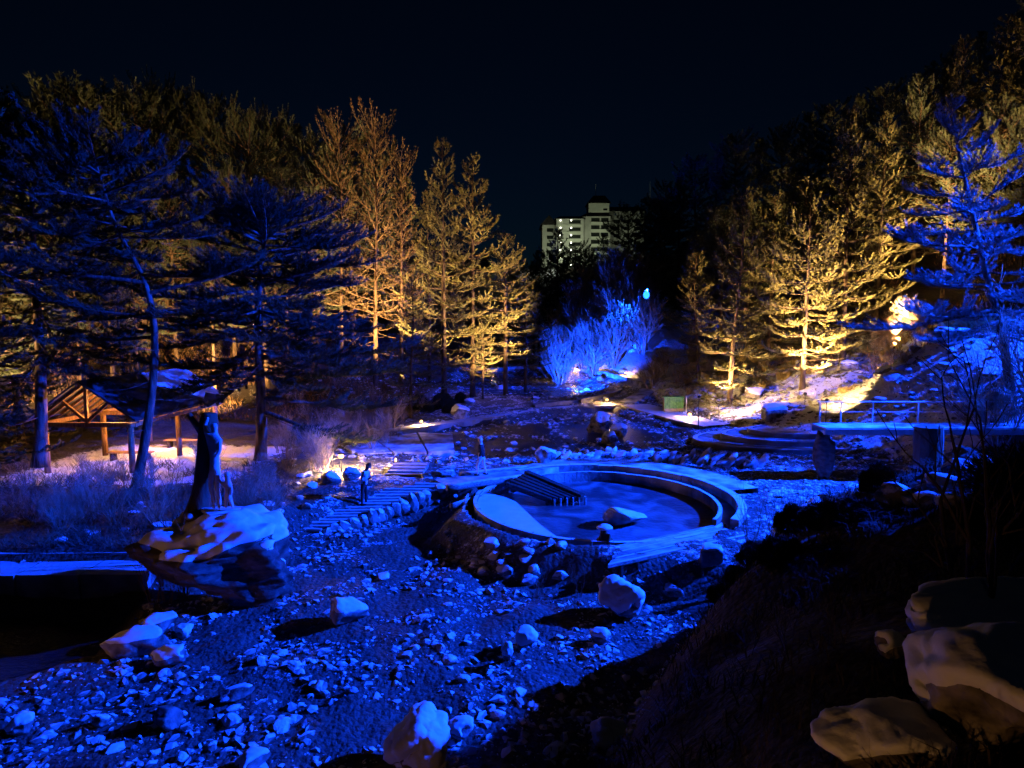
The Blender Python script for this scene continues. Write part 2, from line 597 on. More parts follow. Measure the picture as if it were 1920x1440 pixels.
def hit(px, py):
    d = ray(px, py)
    P = np.array([0, 0, CAMZ])[None] + _ts[:, None] * d[None]
    under = P[:, 2] < HT(P[:, 0], P[:, 1])
    i = int(np.argmax(under)) if under.any() else len(_ts) - 1
    return P[i]


def ground(px, Y):
    """ground point in the direction of photo column px at depth Y"""
    x = (px - 960) / FPX * Y
    return np.array([x, Y, hs(x, Y)])


def rng_axis(*parts):
    out = []
    for a, b, st in parts:
        out.append(np.arange(a, b, st))
    return np.concatenate(out)


xs = rng_axis((-260, -60, 8), (-60, -26, 0.9), (-26, -14, 0.3), (-14, 13, 0.15), (13, 34, 0.28), (34, 70, 0.9), (70, 261, 6))
ys = rng_axis((-30, 2, 1.0), (2, 11, 0.15), (11, 31, 0.15), (31, 60, 0.34), (60, 112, 0.9), (112, 360, 5))
GX, GY = np.meshgrid(xs, ys)
GZ = HT(GX, GY)
ny, nx = GX.shape
ii = np.arange(ny * nx).reshape(ny, nx)
Q = np.stack([ii[:-1, :-1], ii[:-1, 1:], ii[1:, 1:], ii[1:, :-1]], -1).reshape(-1, 4)
gme = mesh_np('ground', np.stack([GX, GY, GZ], -1).reshape(-1, 3), [Q])
gme.polygons.foreach_set('use_smooth', np.ones(len(gme.polygons), dtype=bool))
x, y = GX.ravel(), GY.ravel()
db, dr, dl = sdist(FOOT_B, x, y), sdist(FOOT_R, x, y), -sdist(FOOT_L, x, y)
snow = np.full(len(x), 0.45)
snow = np.where((x < -8.0) & (y > 18.5), 0.28, snow)
snow = np.where(pdist(LOW, x, y) > 0, 0.31 + 0.30 * vn(x, y, 2.6, 17), snow)
snow = snow + 0.42 * sstep(2.5, 0, np.hypot(np.clip(np.abs(x + 18.5) - 4.0, 0, 99), np.clip(np.abs(y - 31.5) - 3.5, 0, 99)))
snow = snow + 0.10 * sstep(1.5, 0, np.hypot(np.clip(np.abs(x + 17.5) - 6, 0, 99), np.clip(np.abs(y - 31) - 4, 0, 99)))
snow = snow * (1 - sstep(0, 4, dl)) + 0.36 * sstep(0, 4, dl)
snow = snow * (1 - sstep(0, 2, dr)) + 0.66 * sstep(0, 2, dr) * (1 - 0.6 * sstep(14, 20, dr))
snow = snow * (1 - sstep(-0.6, 0.8, db)) + 0.16 * sstep(-0.6, 0.8, db)
pp = np.maximum(pdist(POND, x, y), pdist(CHAN, x, y))
snow = snow * (1 - sstep(-0.6, 0.3, pp)) + 0.1 * sstep(-0.6, 0.3, pp)
veg = np.clip(sstep(0, 3, dl) * 0.8 + sstep(-0.5, 0.8, db) + 0.5 * sstep(2, 8, dr), 0, 1)
for nm, arr in (('snow', snow), ('veg', veg)):
    a = gme.attributes.new(nm, 'FLOAT', 'POINT')
    a.data.foreach_set('value', arr.astype(np.float32))


def ground_mat():
    m = bpy.data.materials.new('ground')
    m.use_nodes = True
    nt = m.node_tree
    L = nt.links.new
    b = nt.nodes['Principled BSDF']
    b.inputs['Roughness'].default_value = 0.85
    b.inputs['Specular IOR Level'].default_value = 0.25
    ge = nt.nodes.new('ShaderNodeNewGeometry')

    def noise(s, d=6, dist=0.0):
        n = nt.nodes.new('ShaderNodeTexNoise')
        n.inputs['Scale'].default_value = s
        n.inputs['Detail'].default_value = d
        n.inputs['Distortion'].default_value = dist
        L(ge.outputs['Position'], n.inputs['Vector'])
        return n.outputs['Fac']

    def math_(op, a, bb, c=None):
        n = nt.nodes.new('ShaderNodeMath')
        n.operation = op
        for i, q in enumerate((a, bb, c)):
            if q is None:
                continue
            if isinstance(q, (int, float)):
                n.inputs[i].default_value = q
            else:
                L(q, n.inputs[i])
        return n.outputs[0]

    def attr(nm):
        n = nt.nodes.new('ShaderNodeAttribute')
        n.attribute_name = nm
        return n.outputs['Fac']

    def mix(f, a, bb):
        n = nt.nodes.new('ShaderNodeMix')
        n.data_type = 'RGBA'
        for k, q in (('Factor', f), ('A', a), ('B', bb)):
            if isinstance(q, tuple):
                n.inputs[k].default_value = (*q, 1)
            else:
                L(q, n.inputs[k])
        return n.outputs['Result']

    vor = nt.nodes.new('ShaderNodeTexVoronoi')
    vor.inputs['Scale'].default_value = 7.0
    L(ge.outputs['Position'], vor.inputs['Vector'])
    nA, nB, nC = noise(0.8, 4, 0.6), noise(4.5, 6), noise(17, 4)
    grav = mix(nC, (0.012, 0.011, 0.010), (0.115, 0.10, 0.085))
    grav = mix(math_('MULTIPLY', vor.outputs['Color'], 0.28), grav, (0.24, 0.22, 0.19))
    vegc = mix(nB, (0.016, 0.012, 0.008), (0.07, 0.046, 0.026))
    base = mix(attr('veg'), grav, vegc)
    f = math_('ADD', math_('MULTIPLY', nA, 0.55), math_('MULTIPLY', nB, 0.55))
    f = math_('ADD', f, math_('MULTIPLY', nC, 0.35))
    f = math_('ADD', f, math_('SUBTRACT', attr('snow'), 1.22))
    mr = nt.nodes.new('ShaderNodeMapRange')
    mr.interpolation_type = 'SMOOTHSTEP'
    mr.inputs['From Min'].default_value = -0.03
    mr.inputs['From Max'].default_value = 0.09
    L(f, mr.inputs['Value'])
    L(mix(mr.outputs['Result'], base, (0.72, 0.74, 0.78)), b.inputs['Base Color'])
    hgt = math_('ADD', math_('MULTIPLY', nC, 0.7), math_('MULTIPLY', nB, 1.0))
    hgt = math_('ADD', hgt, math_('MULTIPLY', vor.outputs['Distance'], -0.8))
    bp = nt.nodes.new('ShaderNodeBump')
    bp.inputs['Strength'].default_value = 0.9
    bp.inputs['Distance'].default_value = 0.09
    L(hgt, bp.inputs['Height'])
    L(bp.outputs['Normal'], b.inputs['Normal'])
    return m


M['ground'] = ground_mat()
gme.materials.append(M['ground'])
go = bpy.data.objects.new('ground', gme)
col.objects.link(go)
tag(go, kind='structure')


# ------------------------------------------------------------------ water sheets
def flat_poly(name, poly, z, m):
    p = np.asarray(poly, float)
    me = mesh_np(name, np.c_[p, np.full(len(p), z)], [np.arange(len(p))[None]])
    me.materials.append(m)
    o = bpy.data.objects.new(name, me)
    col.objects.link(o)
    return tag(o, kind='structure')


def grow(poly, k):
    p = np.asarray(poly, float)
    c = p.mean(0)
    d = p - c
    return c + d * (1 + k / np.linalg.norm(d, axis=1, keepdims=True))


def ccw(poly):
    p = np.asarray(poly, float)
    a = np.sum(p[:, 0] * np.roll(p[:, 1], -1) - np.roll(p[:, 0], -1) * p[:, 1])
    return p if a > 0 else p[::-1]


flat_poly('pond_water', ccw(grow(POND, 0.9)), -0.30, M['water'])
flat_poly('stream_water', ccw(grow(FARW, 1.5)), 0.02 * 18 - 0.08, M['stream'])
flat_poly('channel_water', ccw(grow(CHAN, 0.7)), -1.18, M['water'])

# ------------------------------------------------------------------ generators: rocks
def icosphere(sub):
    t = (1 + 5 ** 0.5) / 2
    V = [(-1, t, 0), (1, t, 0), (-1, -t, 0), (1, -t, 0), (0, -1, t), (0, 1, t), (0, -1, -t), (0, 1, -t), (t, 0, -1), (t, 0, 1), (-t, 0, -1), (-t, 0, 1)]
    F = [(0, 11, 5), (0, 5, 1), (0, 1, 7), (0, 7, 10), (0, 10, 11), (1, 5, 9), (5, 11, 4), (11, 10, 2), (10, 7, 6), (7, 1, 8),
         (3, 9, 4), (3, 4, 2), (3, 2, 6), (3, 6, 8), (3, 8, 9), (4, 9, 5), (2, 4, 11), (6, 2, 10), (8, 6, 7), (9, 8, 1)]
    V = [np.array(v) / np.linalg.norm(v) for v in V]
    for _ in range(sub):
        mid, G = {}, []

        def m(a, b):
            k = (min(a, b), max(a, b))
            if k not in mid:
                q = V[a] + V[b]
                V.append(q / np.linalg.norm(q))
                mid[k] = len(V) - 1
            return mid[k]
        for a, b, c in F:
            ab, bc, ca = m(a, b), m(b, c), m(c, a)
            G += [(a, ab, ca), (b, bc, ab), (c, ca, bc), (ab, bc, ca)]
        F = G
    return np.array(V), np.array(F)


ICO = {k: icosphere(k) for k in (0, 1, 2, 3, 4, 5)}


def n3(V, s, k):
    return (vn(V[:, 0] + 0.31 * V[:, 2], V[:, 1], s, k) + vn(V[:, 1] + 0.17, V[:, 2], s, k + 1) + vn(V[:, 2], V[:, 0] - 0.4 * V[:, 1], s, k + 2)) * 0.67


def rock_shape(seed, sub, cuts=9, rough=0.3, keep=0.52):
    r = np.random.default_rng(seed)
    V, F = ICO[sub]
    D = V.copy()
    V = V * (1 + rough * n3(V, 0.9, seed % 17) * 1.6)[:, None]
    for _ in range(cuts):
        n = r.normal(size=3)
        n /= np.linalg.norm(n)
        d = r.uniform(keep, 0.9)
        e = np.clip(V @ n - d, 0, None)
        V = V - e[:, None] * n * 0.94
    if sub > 2:
        g = rough * (0.55 * (0.4 - 2.2 * np.abs(n3(V, 0.55, seed % 13 + 3))) + 0.30 * (0.4 - 2.2 * np.abs(n3(V, 0.24, seed % 5 + 6))) + 0.16 * n3(V, 0.1, 4))
    else:
        g = rough * 0.35 * n3(V, 0.33, seed % 13 + 3)
    V = V * (1 + g)[:, None]
    return V, F, D


def snow_cap(V, F, D, scale, thick, cover, seed, mb, origin, rz=0.0, side=None, nz=1.0):
    """a skin of settled snow over the upward faces of the rock V (unit space)"""
    S = np.asarray(scale, float)
    P = V * S
    N = np.zeros_like(P)
    fn = np.cross(P[F[:, 1]] - P[F[:, 0]], P[F[:, 2]] - P[F[:, 0]])
    for i in range(3):
        np.add.at(N, F[:, i], fn)
    N /= np.linalg.norm(N, axis=1, keepdims=True) + 1e-9
    # smooth the normals so that the snow lies in rounded pillows
    for _ in range(4 if len(V) < 3000 else 40):
        A = np.zeros_like(N)
        for i in range(3):
            A_i = N[F[:, i]]
            np.add.at(A, F[:, (i + 1) % 3], A_i)
            np.add.at(A, F[:, (i + 2) % 3], A_i)
        N = N + A * 0.25
        N /= np.linalg.norm(N, axis=1, keepdims=True) + 1e-9
    w = N[:, 2] + nz * (0.5 * n3(D * 1.0, 0.7, seed % 11) + 0.16 * n3(D, 0.25, seed % 7))
    if side is not None:
        w = w + 0.45 * (D @ np.asarray(side, float))
    f = sstep(cover - 0.05, cover + 0.30, w)
    off = thick * f - 0.03 * thick - 0.012
    Q = P + N * off[:, None] * 0.55 + np.array([0, 0, 1.0]) * (off * 0.6)[:, None]
    keep = (off[F] > -0.012).any(axis=1)
    F2 = F[keep]
    idx = np.unique(F2)
    re = np.full(len(Q), -1)
    re[idx] = np.arange(len(idx))
    Mz = np.array(Matrix.Rotation(rz, 3, 'Z'))
    mb.add(Q[idx] @ Mz.T + np.asarray(origin, float), re[F2])


def boulder(name, pos, size, seed, label, cat='boulder', group=None, cap=None, mname='rock', sub=3, rz=0.0, shape=None, cuts=9, side=None, cover=0.45, nz=1.0):
    """pos = centre of the foot; size = full extents"""
    V, F, D = rock_shape(seed, sub, cuts)
    V = V.copy()
    if shape is not None:
        V = shape(V)
    zmin = V[:, 2].min()
    V[:, 2] -= zmin
    k = 1.0 / max(1e-6, V[:, 2].max())
    V[:, 2] *= k
    V[:, :2] /= np.ptp(V[:, :2], axis=0)
    S = np.asarray(size, float)
    root = thing(name, pos, label, cat, group)
    Mz = np.array(Matrix.Rotation(rz, 3, 'Z'))
    MB().add((V * S) @ Mz.T + np.asarray(pos, float), F).build('rock_body', M[mname], root, smooth=True)
    if cap:
        mb = MB()
        snow_cap(V, F, D, S, cap, cover, seed, mb, pos, rz, side, nz)
        if mb.n:
            mb.build('snow_cap', M['snow'], root, smooth=True)
    return root


# ------------------------------------------------------------------ generators: needles, blades
def blades(P, D, k, L, w, spread, up, r):
    """k thin triangles sprouting from each of the points P along D"""
    n = len(P)
    P = np.repeat(P, k, 0)
    D = np.repeat(D, k, 0)
    rnd = r.normal(size=(n * k, 3))
    rnd /= np.linalg.norm(rnd, axis=1, keepdims=True)
    d = D + spread * rnd + np.array([0, 0, up])
    d /= np.linalg.norm(d, axis=1, keepdims=True)
    s = np.cross(d, r.normal(size=(n * k, 3)))
    s /= np.linalg.norm(s, axis=1, keepdims=True) + 1e-9
    ln = L * r.uniform(0.65, 1.25, (n * k, 1))
    V = np.stack([P - s * w / 2, P + s * w / 2, P + d * ln], 1).reshape(-1, 3)
    return V, np.arange(n * k * 3).reshape(-1, 3)


def polyline(path, m):
    path = np.asarray(path, float)
    seg = np.r_[0, np.cumsum(np.linalg.norm(np.diff(path, axis=0), axis=1))]
    t = np.linspace(0, seg[-1], m)
    out = np.stack([np.interp(t, seg, path[:, i]) for i in range(3)], 1)
    for _ in range(2):
        out[1:-1] = (out[:-2] + 2 * out[1:-1] + out[2:]) / 4
    return out


def conifer(seed, height, base=0.15, spread=3.5, prof='cone', elev=(-8, 35), upturn=30, gap=0.5, nper=5, tr=0.2, path=None,
            tuft=(8, 0.17, 0.03, 0.75, 0.25), tstep=0.15, skip=0.1, dead=0.0, twigs=1.0, sag=10, limbs=(), jit=0.14):
    """returns (trunk MB, crown MB) with the foot at the origin; one tapering trunk, whorls of limbs, twigs and needle tufts"""
    r = np.random.default_rng(seed)
    tk, cr = MB(), MB()
    if path is None:
        wob = r.normal(0, 0.012, 2) * height
        path = [(0, 0, -0.3), (wob[0] * 0.3, wob[1] * 0.3, height * 0.35), (wob[0], wob[1], height * 0.7), (wob[0] * 0.6, wob[1] * 0.8, height)]
    line = polyline(path, 22)
    tt = np.linspace(0, 1, 22)
    rad = tr * (1 - tt) ** 0.8 + 0.012
    rad[0] *= 1.35
    rad[1] *= 1.1
    tk.tube(line, rad, 8)
    pos = lambda t: np.array([np.interp(t, tt, line[:, i]) for i in range(3)])
    TP, TD = [], []

    def limb(p0, az, el, L, f0, r0, green=True):
        m = max(4, min(9, int(L / 0.4) + 2))
        pts = [p0]
        e = el
        step = L / m
        a = az
        for j in range(m):
            f = (j + 1) / m
            e = el - sag * math.sin(f * 2.4) + upturn * f * f
            a += r.normal(0, 0.06)
            d = np.array([math.cos(a) * math.cos(R(e)), math.sin(a) * math.cos(R(e)), math.sin(R(e))])
            pts.append(pts[-1] + d * step)
        pts = np.array(pts)
        tk.tube(pts, np.linspace(r0, 0.006, len(pts)), 4 if r0 < 0.05 else 6, cap=False)
        if not green:
            for q in range(int(L * 1.5)):
                f = r.uniform(0.3, 0.95)
                i = min(len(pts) - 2, int(f * (len(pts) - 1)))
                az2 = a + r.uniform(-1.2, 1.2)
                d = np.array([math.cos(az2), math.sin(az2), r.uniform(-0.3, 0.4)])
                tk.tube([pts[i], pts[i] + d * 0.3 * L * (1.1 - f), pts[i] + d * 0.5 * L * (1.1 - f) + [0, 0, 0.06]], [0.01, 0.007, 0.003], 3, cap=False)
            return
        nt_ = max(3, int(L / 0.26 * twigs))
        sgn = 1
        for q in range(nt_):
            f = f0 + (1 - f0) * (q + r.uniform(0, 0.9)) / nt_
            fi = f * (len(pts) - 1)
            i = min(len(pts) - 2, int(fi))
            p = pts[i] + (pts[i + 1] - pts[i]) * (fi - i)
            d0 = pts[i + 1] - pts[i]
            d0 = d0 / np.linalg.norm(d0)
            sgn = -sgn
            ang = sgn * R(r.uniform(25, 70)) * (1.0 if f < 0.9 else 0.4)
            ca, sa = math.cos(ang), math.sin(ang)
            d = np.array([d0[0] * ca - d0[1] * sa, d0[0] * sa + d0[1] * ca, d0[2] + r.uniform(-0.06, 0.14 + 0.3 * jit)])
            d /= np.linalg.norm(d)
            l = (0.40 * L * (1 - 0.75 * f) + 0.24) * r.uniform(0.6, 1.15)
            e1 = p + d * l * 0.55
            e2 = p + d * l + np.array([0, 0, l * r.uniform(0.10, 0.34)])
            tk.tube([p, e1, e2], [0.008 + 0.003 * l, 0.006, 0.003], 3, cap=False)
            ns = max(2, int(l / tstep))
            for z in range(ns):
                g = (z + r.uniform(0.3, 1)) / ns
                TP.append(p + (e1 - p) * g / 0.55 if g < 0.55 else e1 + (e2 - e1) * (g - 0.55) / 0.45)
                TD.append(d)
        TP.append(pts[-1])
        TD.append(pts[-1] - pts[-2])

    zc = base
    az = r.uniform(0, 6.28)
    while zc < 0.985:
        s = (zc - base) / (1 - base)
        if prof == 'cone':
            pr = min(1.0, 0.55 + 2.2 * s) * (1 - s) ** 0.75 + 0.05
        elif prof == 'round':
            pr = math.sqrt(max(0.02, 1 - (2 * s - 0.75) ** 2 / 1.6))
        else:
            pr = 0.95 - 0.35 * s + 0.1 * math.sin(9 * s + seed)
        for k in range(nper):
            az += 2.399 + r.normal(0, 0.25)
            if r.random() < skip:
                continue
            L = max(0.35, spread * pr * r.uniform(0.55, 1.12))
            el = elev[0] + (elev[1] - elev[0]) * s + r.normal(0, 4 + 12 * jit)
            tz = min(0.99, zc + r.uniform(-jit, jit) * gap / height)
            limb(pos(tz), az, el, L, 0.22, 0.012 + 0.013 * L)
        zc += gap * (1.15 - 0.5 * s) / height
    if dead:
        for _ in range(int(dead)):
            t = r.uniform(0.12, base + 0.08)
            limb(pos(t), r.uniform(0, 6.28), r.uniform(-20, 15), r.uniform(0.3, 0.75) * spread, 0.3, 0.02, green=False)
    for (t, a_, e_, L, gr) in limbs:
        limb(pos(t), R(a_), e_, L, 0.35, 0.02 + 0.018 * L, gr)
    k, Ln, w, sp, up = tuft
    D = np.array(TD)
    D = D / (np.linalg.norm(D, axis=1, keepdims=True) + 1e-9)
    V, F = blades(np.array(TP), D, k, Ln, w, sp, up, r)
    cr.add(V, F)
    return tk, cr


def tree_thing(name, pos, gen, label, cat='pine tree', group=None, bark='bark', needle='needle'):
    root = thing(name, (0, 0, 0), label, cat, group)
    tk, cr = gen
    tk.build('trunk', M[bark], root, smooth=True)
    c = cr.build('crown', M[needle], root)
    root.location = pos
    return root


def bare(seed, height, stems=1, levels=4, spread=0.5, r0=0.06, n0=5, lean=0.15, curl=0.25, thin=0.62, ratio=0.62, sides=4):
    """leafless tree or shrub: stems that fork into ever finer twigs; foot at the origin"""
    r = np.random.default_rng(seed)
    wood, twig = MB(), MB()

    def grow_(p, d, L, rad, lv):
        m = 4
        pts = [p]
        for j in range(m):
            d = d + r.normal(0, curl * 0.35, 3) + np.array([0, 0, 0.05])
            d = d / np.linalg.norm(d)
            pts.append(pts[-1] + d * L / m)
        (wood if lv == 0 else twig).tube(pts, np.linspace(rad, max(0.0025, rad * thin), m + 1), sides if lv < 2 else 3, cap=False)
        if lv >= levels:
            return
        k = n0 if lv == 0 else max(2, int(n0 * 0.7))
        for j in range(k):
            f = r.uniform(0.3, 1.0) if j < k - 1 else 1.0
            i = min(m - 1, int(f * m))
            q = pts[i] + (pts[i + 1] - pts[i]) * (f * m - i)
            u, v, w = rot_to(d)
            a = r.uniform(0, 6.28)
            nd = w + spread * r.uniform(0.6, 1.4) * (math.cos(a) * u + math.sin(a) * v) + np.array([0, 0, 0.12])
            grow_(q, nd / np.linalg.norm(nd), L * ratio * r.uniform(0.7, 1.2), rad * thin * 0.85, lv + 1)
    for s in range(stems):
        a = r.uniform(0, 6.28)
        l = lean * r.uniform(0.3, 1.5)
        off = np.array([math.cos(a), math.sin(a), 0]) * (0.0 if stems == 1 else 0.08 * height * r.uniform(0, 1))
        d = np.array([math.cos(a) * l, math.sin(a) * l, 1.0])
        grow_(off + [0, 0, -0.05], d / np.linalg.norm(d), height * (0.42 if levels > 1 else 0.7) * r.uniform(0.75, 1.15), r0 * r.uniform(0.7, 1.1), 0)
    return wood, twig


def bare_thing(name, gen, label, cat, group=None, bark='twig', twig='twig', pos=(0, 0, 0)):
    root = thing(name, (0, 0, 0), label, cat, group)
    a, b = gen
    a.build('stem', M[bark], root, smooth=True)
    if b.n:
        b.build('twigs', M[twig], root)
    root.location = pos
    return root


def grass_mesh(r, P, L, w, droop=0.4, lean=0.35):
    """curved two-piece blades at the points P"""
    n = len(P)
    a = r.uniform(0, 6.28, n)
    h = np.stack([np.cos(a), np.sin(a), np.zeros(n)], 1)
    ln = (L * r.uniform(0.5, 1.2, n))[:, None]
    le = lean * r.uniform(0.2, 1.4, (n, 1))
    mid = P + ln * 0.55 * (np.array([0, 0, 1.0]) + h * le)
    tip = mid + ln * 0.45 * (np.array([0, 0, 1.0 - droop]) + h * (le + droop))
    b = r.uniform(0, 6.28, n)
    s = np.stack([np.cos(b), np.sin(b), np.zeros(n)], 1) * w / 2
    V = np.stack([P - s, P + s, mid + s * 0.8, mid - s * 0.8, tip], 1).reshape(-1, 3)
    i = np.arange(n)[:, None] * 5
    return V, np.hstack([i, i + 1, i + 2, i + 3]), np.hstack([i + 3, i + 2, i + 4])


# ------------------------------------------------------------------ lamps
def spot(parent, pos, aim, watts, colour, cone, blend=0.6, radius=0.08):
    ld = bpy.data.lights.new('lamp_light', 'SPOT')
    ld.energy = watts
    ld.color = colour
    ld.spot_size = R(cone)
    ld.spot_blend = blend
    ld.shadow_soft_size = radius
    o = bpy.data.objects.new('lamp_light', ld)
    col.objects.link(o)
    d = Vector(aim) - Vector(pos)
    o.rotation_euler = d.to_track_quat('-Z', 'Y').to_euler()
    o.location = Vector(pos) - Vector(ORIG[parent.name])
    o.parent = parent
    return o


def point(parent, pos, watts, colour, radius=0.06):
    ld = bpy.data.lights.new('lamp_light', 'POINT')
    ld.energy = watts
    ld.color = colour
    ld.shadow_soft_size = radius
    o = bpy.data.objects.new('lamp_light', ld)
    col.objects.link(o)
    o.location = Vector(pos) - Vector(ORIG[parent.name])
    o.parent = parent
    return o


def floodlight(pos, aim, watts, colour, cone, label, blend=0.7, bulb='bulb_warm', size=0.11, group=None):
    """a ground spike floodlight: stake, drum housing and glass, with its lamp just ahead of the glass"""
    pos = np.asarray(pos, float)
    g = np.array([pos[0], pos[1], hs(pos[0], pos[1])])
    root = thing('floodlight', g, label, 'floodlight', group)
    d = np.asarray(aim, float) - pos
    d /= np.linalg.norm(d)
    MB().tube([g - [0, 0, 0.1], pos - d * size * 0.6], [0.03, 0.025], 6).build('mast', M['black'], root)
    MB().tube([pos - d * size * 1.5, pos - d * size, pos, pos + d * size * 0.3], [size * 0.55, size, size, size * 1.08], 12).build('housing', M['black'], root, smooth=False)
    MB().tube([pos + d * size * 0.305, pos + d * size * 0.36], [size * 0.85, size * 0.85], 12).build('lens', M[bulb], root)
    spot(root, pos + d * size * 0.6, aim, watts, colour, cone, blend, size * 0.6)
    return root


def path_lamp(p, watts, label, group='small bright path lamps', hgt=0.35, colour=WARM, size=0.09):
    p = np.asarray(p, float)
    root = thing('path_lamp', p, label, 'lamp', group)
    MB().tube([p - [0, 0, 0.08], p + [0, 0, hgt - 0.04]], [0.03, 0.025], 6).build('post', M['black'], root)
    MB().lathe([(0.0, hgt - 0.05), (size * 0.7, hgt - 0.03), (size, hgt + 0.05), (size * 0.75, hgt + 0.13), (0, hgt + 0.16)], p, 12).build('globe', M['bulb_warm'], root, smooth=True)
    gl = root.children[-1]
    MB().lathe([(size * 0.5, hgt + 0.20), (size * 1.25, hgt + 0.19), (0.02, hgt + 0.26)], p, 12).build('hood', M['black'], gl)
    q = p + np.array([0, 0, hgt + 0.06])
    point(root, q, watts * 0.2, colour, size * 1.35)
    spot(root, q, q - np.array([0, 0, 1.0]), watts, colour, 168, 0.5, size * 1.35)
    return root

# ================================================================== the round pool
cx, cy = POOL_C
pool = thing('round_pool', (cx, cy, -1.0), 'round stone-walled pool with stepped rim, half frozen over', 'pool')
for part, r0_, r1_, a0_, a1_, z0_, z1_, nb in (('rim_block', 5.30, 5.62, -38, 128, -1.0, 0.24, 22), ('inner_rim_block', 4.62, 4.76, -36, 140, -1.0, 0.05, 24), ('front_rim_block', 5.00, 5.16, 165, 322, -1.3, 0.04, 20)):
    for k in range(nb):
        s0 = a0_ + (a1_ - a0_) * k / nb
        s1 = a0_ + (a1_ - a0_) * (k + 1) / nb - 0.22
        j = random.uniform(-0.014, 0.014)
        MB().ringslab(POOL_C, r0_ + j, r1_ + j, s0, s1, z0_, z1_ + j, 6).build(part, M['concrete'], pool)
MB().ringslab(POOL_C, 4.78, 5.29, -36, 126, -1.0, -0.16, 90).build('inner_step', M['concrete_wet'], pool)
# snow-covered crescent ledge on the left
a = np.radians(np.linspace(166, 247, 36))
outer = np.c_[cx + 5.0 * np.cos(a), cy + 5.0 * np.sin(a)]
inner = np.array([(1.15, 21.2), (0.86, 22.1), (0.60, 23.0), (0.36, 23.8), (0.16, 24.5), (-0.25, 25.1), (-0.75, 25.6)])
MB().prism(np.vstack([outer, inner]), -1.1, -0.06).build('snow_ledge', M['snow'], pool)
mb = MB().ringslab(POOL_C, 4.95, 5.15, 128, 172, -1.3, -0.02, 30)
mb.build('side_wall', M['concrete'], pool)
ang = np.linspace(0, 2 * math.pi, 96, endpoint=False)
flat_poly('pool_ice', np.c_[cx + 5.0 * np.cos(ang), cy + 5.0 * np.sin(ang)], -0.42, M['ice'])

# dark timber ramp sliding into the pool
ramp = thing('timber_ramp', (0.6, 28.6, 0.0), 'dark timber beams running from the path down into the pool', 'ramp')
A0, A1 = onz(986, 889, 0.42), onz(1092, 934, -0.15)
B0, B1 = onz(950, 908, 0.32), onz(1034, 938, -0.2)
for k in range(6):
    f = k / 5
    p, q = A0 + (B0 - A0) * f, A1 + (B1 - A1) * f
    w = 0.22 if k else 0.3
    MB().beam(p, q, w, 0.2 if k else 0.34).build('beam', M['wood_dark'], ramp)
for f in (0.12, 0.88):
    p, q = A0 + (A1 - A0) * f, B0 + (B1 - B0) * f
    MB().beam(p - [0, 0, 0.2], q - [0, 0, 0.2], 0.16, 0.16).build('bearer', M['wood_dark'], ramp)
for k in range(6):
    f = k / 5
    q = A1 + (B1 - A1) * f
    MB().tube([q + [0.12, -0.05, -0.5], q + [0.12, -0.05, 0.08]], 0.05, 6).build('end_post', M['wood_grey'], ramp)

# snow-dusted plank deck at the pool's near right side
deck = thing('plank_deck', (6.6, 18.9, -0.9), 'low plank deck under thin snow beside the pool', 'deck')
D0, D1 = onz(1150, 1058, 0.02), onz(1405, 1003, 0.02)
E0, E1 = onz(1165, 1020, 0.02), onz(1330, 985, 0.02)
NP = 11
for k in range(NP):
    f0, f1 = k / NP, (k + 0.84) / NP
    e0, e1 = random.uniform(-0.04, 0.02), random.uniform(-0.02, 0.05)
    q = [D0 + (E0 - D0) * f0 + (D1 - D0) * e0, D1 + (E1 - D1) * f0 + (D1 - D0) * e1, D1 + (E1 - D1) * f1 + (D1 - D0) * e1, D0 + (E0 - D0) * f1 + (D1 - D0) * e0]
    z = random.uniform(-0.015, 0.02)
    MB().prism(ccw([v[:2] for v in q]), -0.08 + z, 0.02 + z).build('plank', M['paving_snow' if k % 3 else 'wood_grey'], deck)
for f in (0.15, 0.85):
    MB().beam(D0 + (E0 - D0) * f - [0, 0, 0.16], D1 + (E1 - D1) * f - [0, 0, 0.16], 0.12, 0.12).build('joist', M['wood_dark'], deck)
for k in range(9):
    f = (k + 0.5) / 9
    p = D0 + (D1 - D0) * f
    MB().tube([p + [0, 0.1, -1.2], p + [0, 0.1, -0.1]], 0.07, 6).build('post', M['wood_dark'], deck)

# ================================================================== paths, steps, kerbs
def ribbon(pts, width, lift, thick, step=0.5):
    pts = polyline(pts, max(8, int(np.sum(np.linalg.norm(np.diff(np.asarray(pts, float)[:, :2], axis=0), axis=1)) / step)))
    t = np.gradient(pts, axis=0)
    nrm = np.stack([-t[:, 1], t[:, 0]], 1)
    nrm /= np.linalg.norm(nrm, axis=1, keepdims=True)
    l, r_ = pts[:, :2] + nrm * width / 2, pts[:, :2] - nrm * width / 2
    z = pts[:, 2] + lift
    n = len(pts)
    V = np.vstack([np.c_[l, z], np.c_[r_, z], np.c_[l, z - thick], np.c_[r_, z - thick]])
    k = np.arange(n - 1)
    q = np.vstack([np.stack([k, n + k, n + k + 1, k + 1], 1)[:, ::-1], np.stack([2 * n + k, k, k + 1, 2 * n + k + 1], 1)[:, ::-1],
                   np.stack([n + k, 3 * n + k, 3 * n + k + 1, n + k + 1], 1)[:, ::-1]])
    return MB().add(V, q[:, ::-1])


def gpts(pl, z=None, lift=0.0):
    out = []
    for px, py in pl:
        if z is None:
            p = hit(px, py)
            out.append([p[0], p[1], p[2] + lift])
        else:
            out.append(list(onz(px, py, z)))
    return out


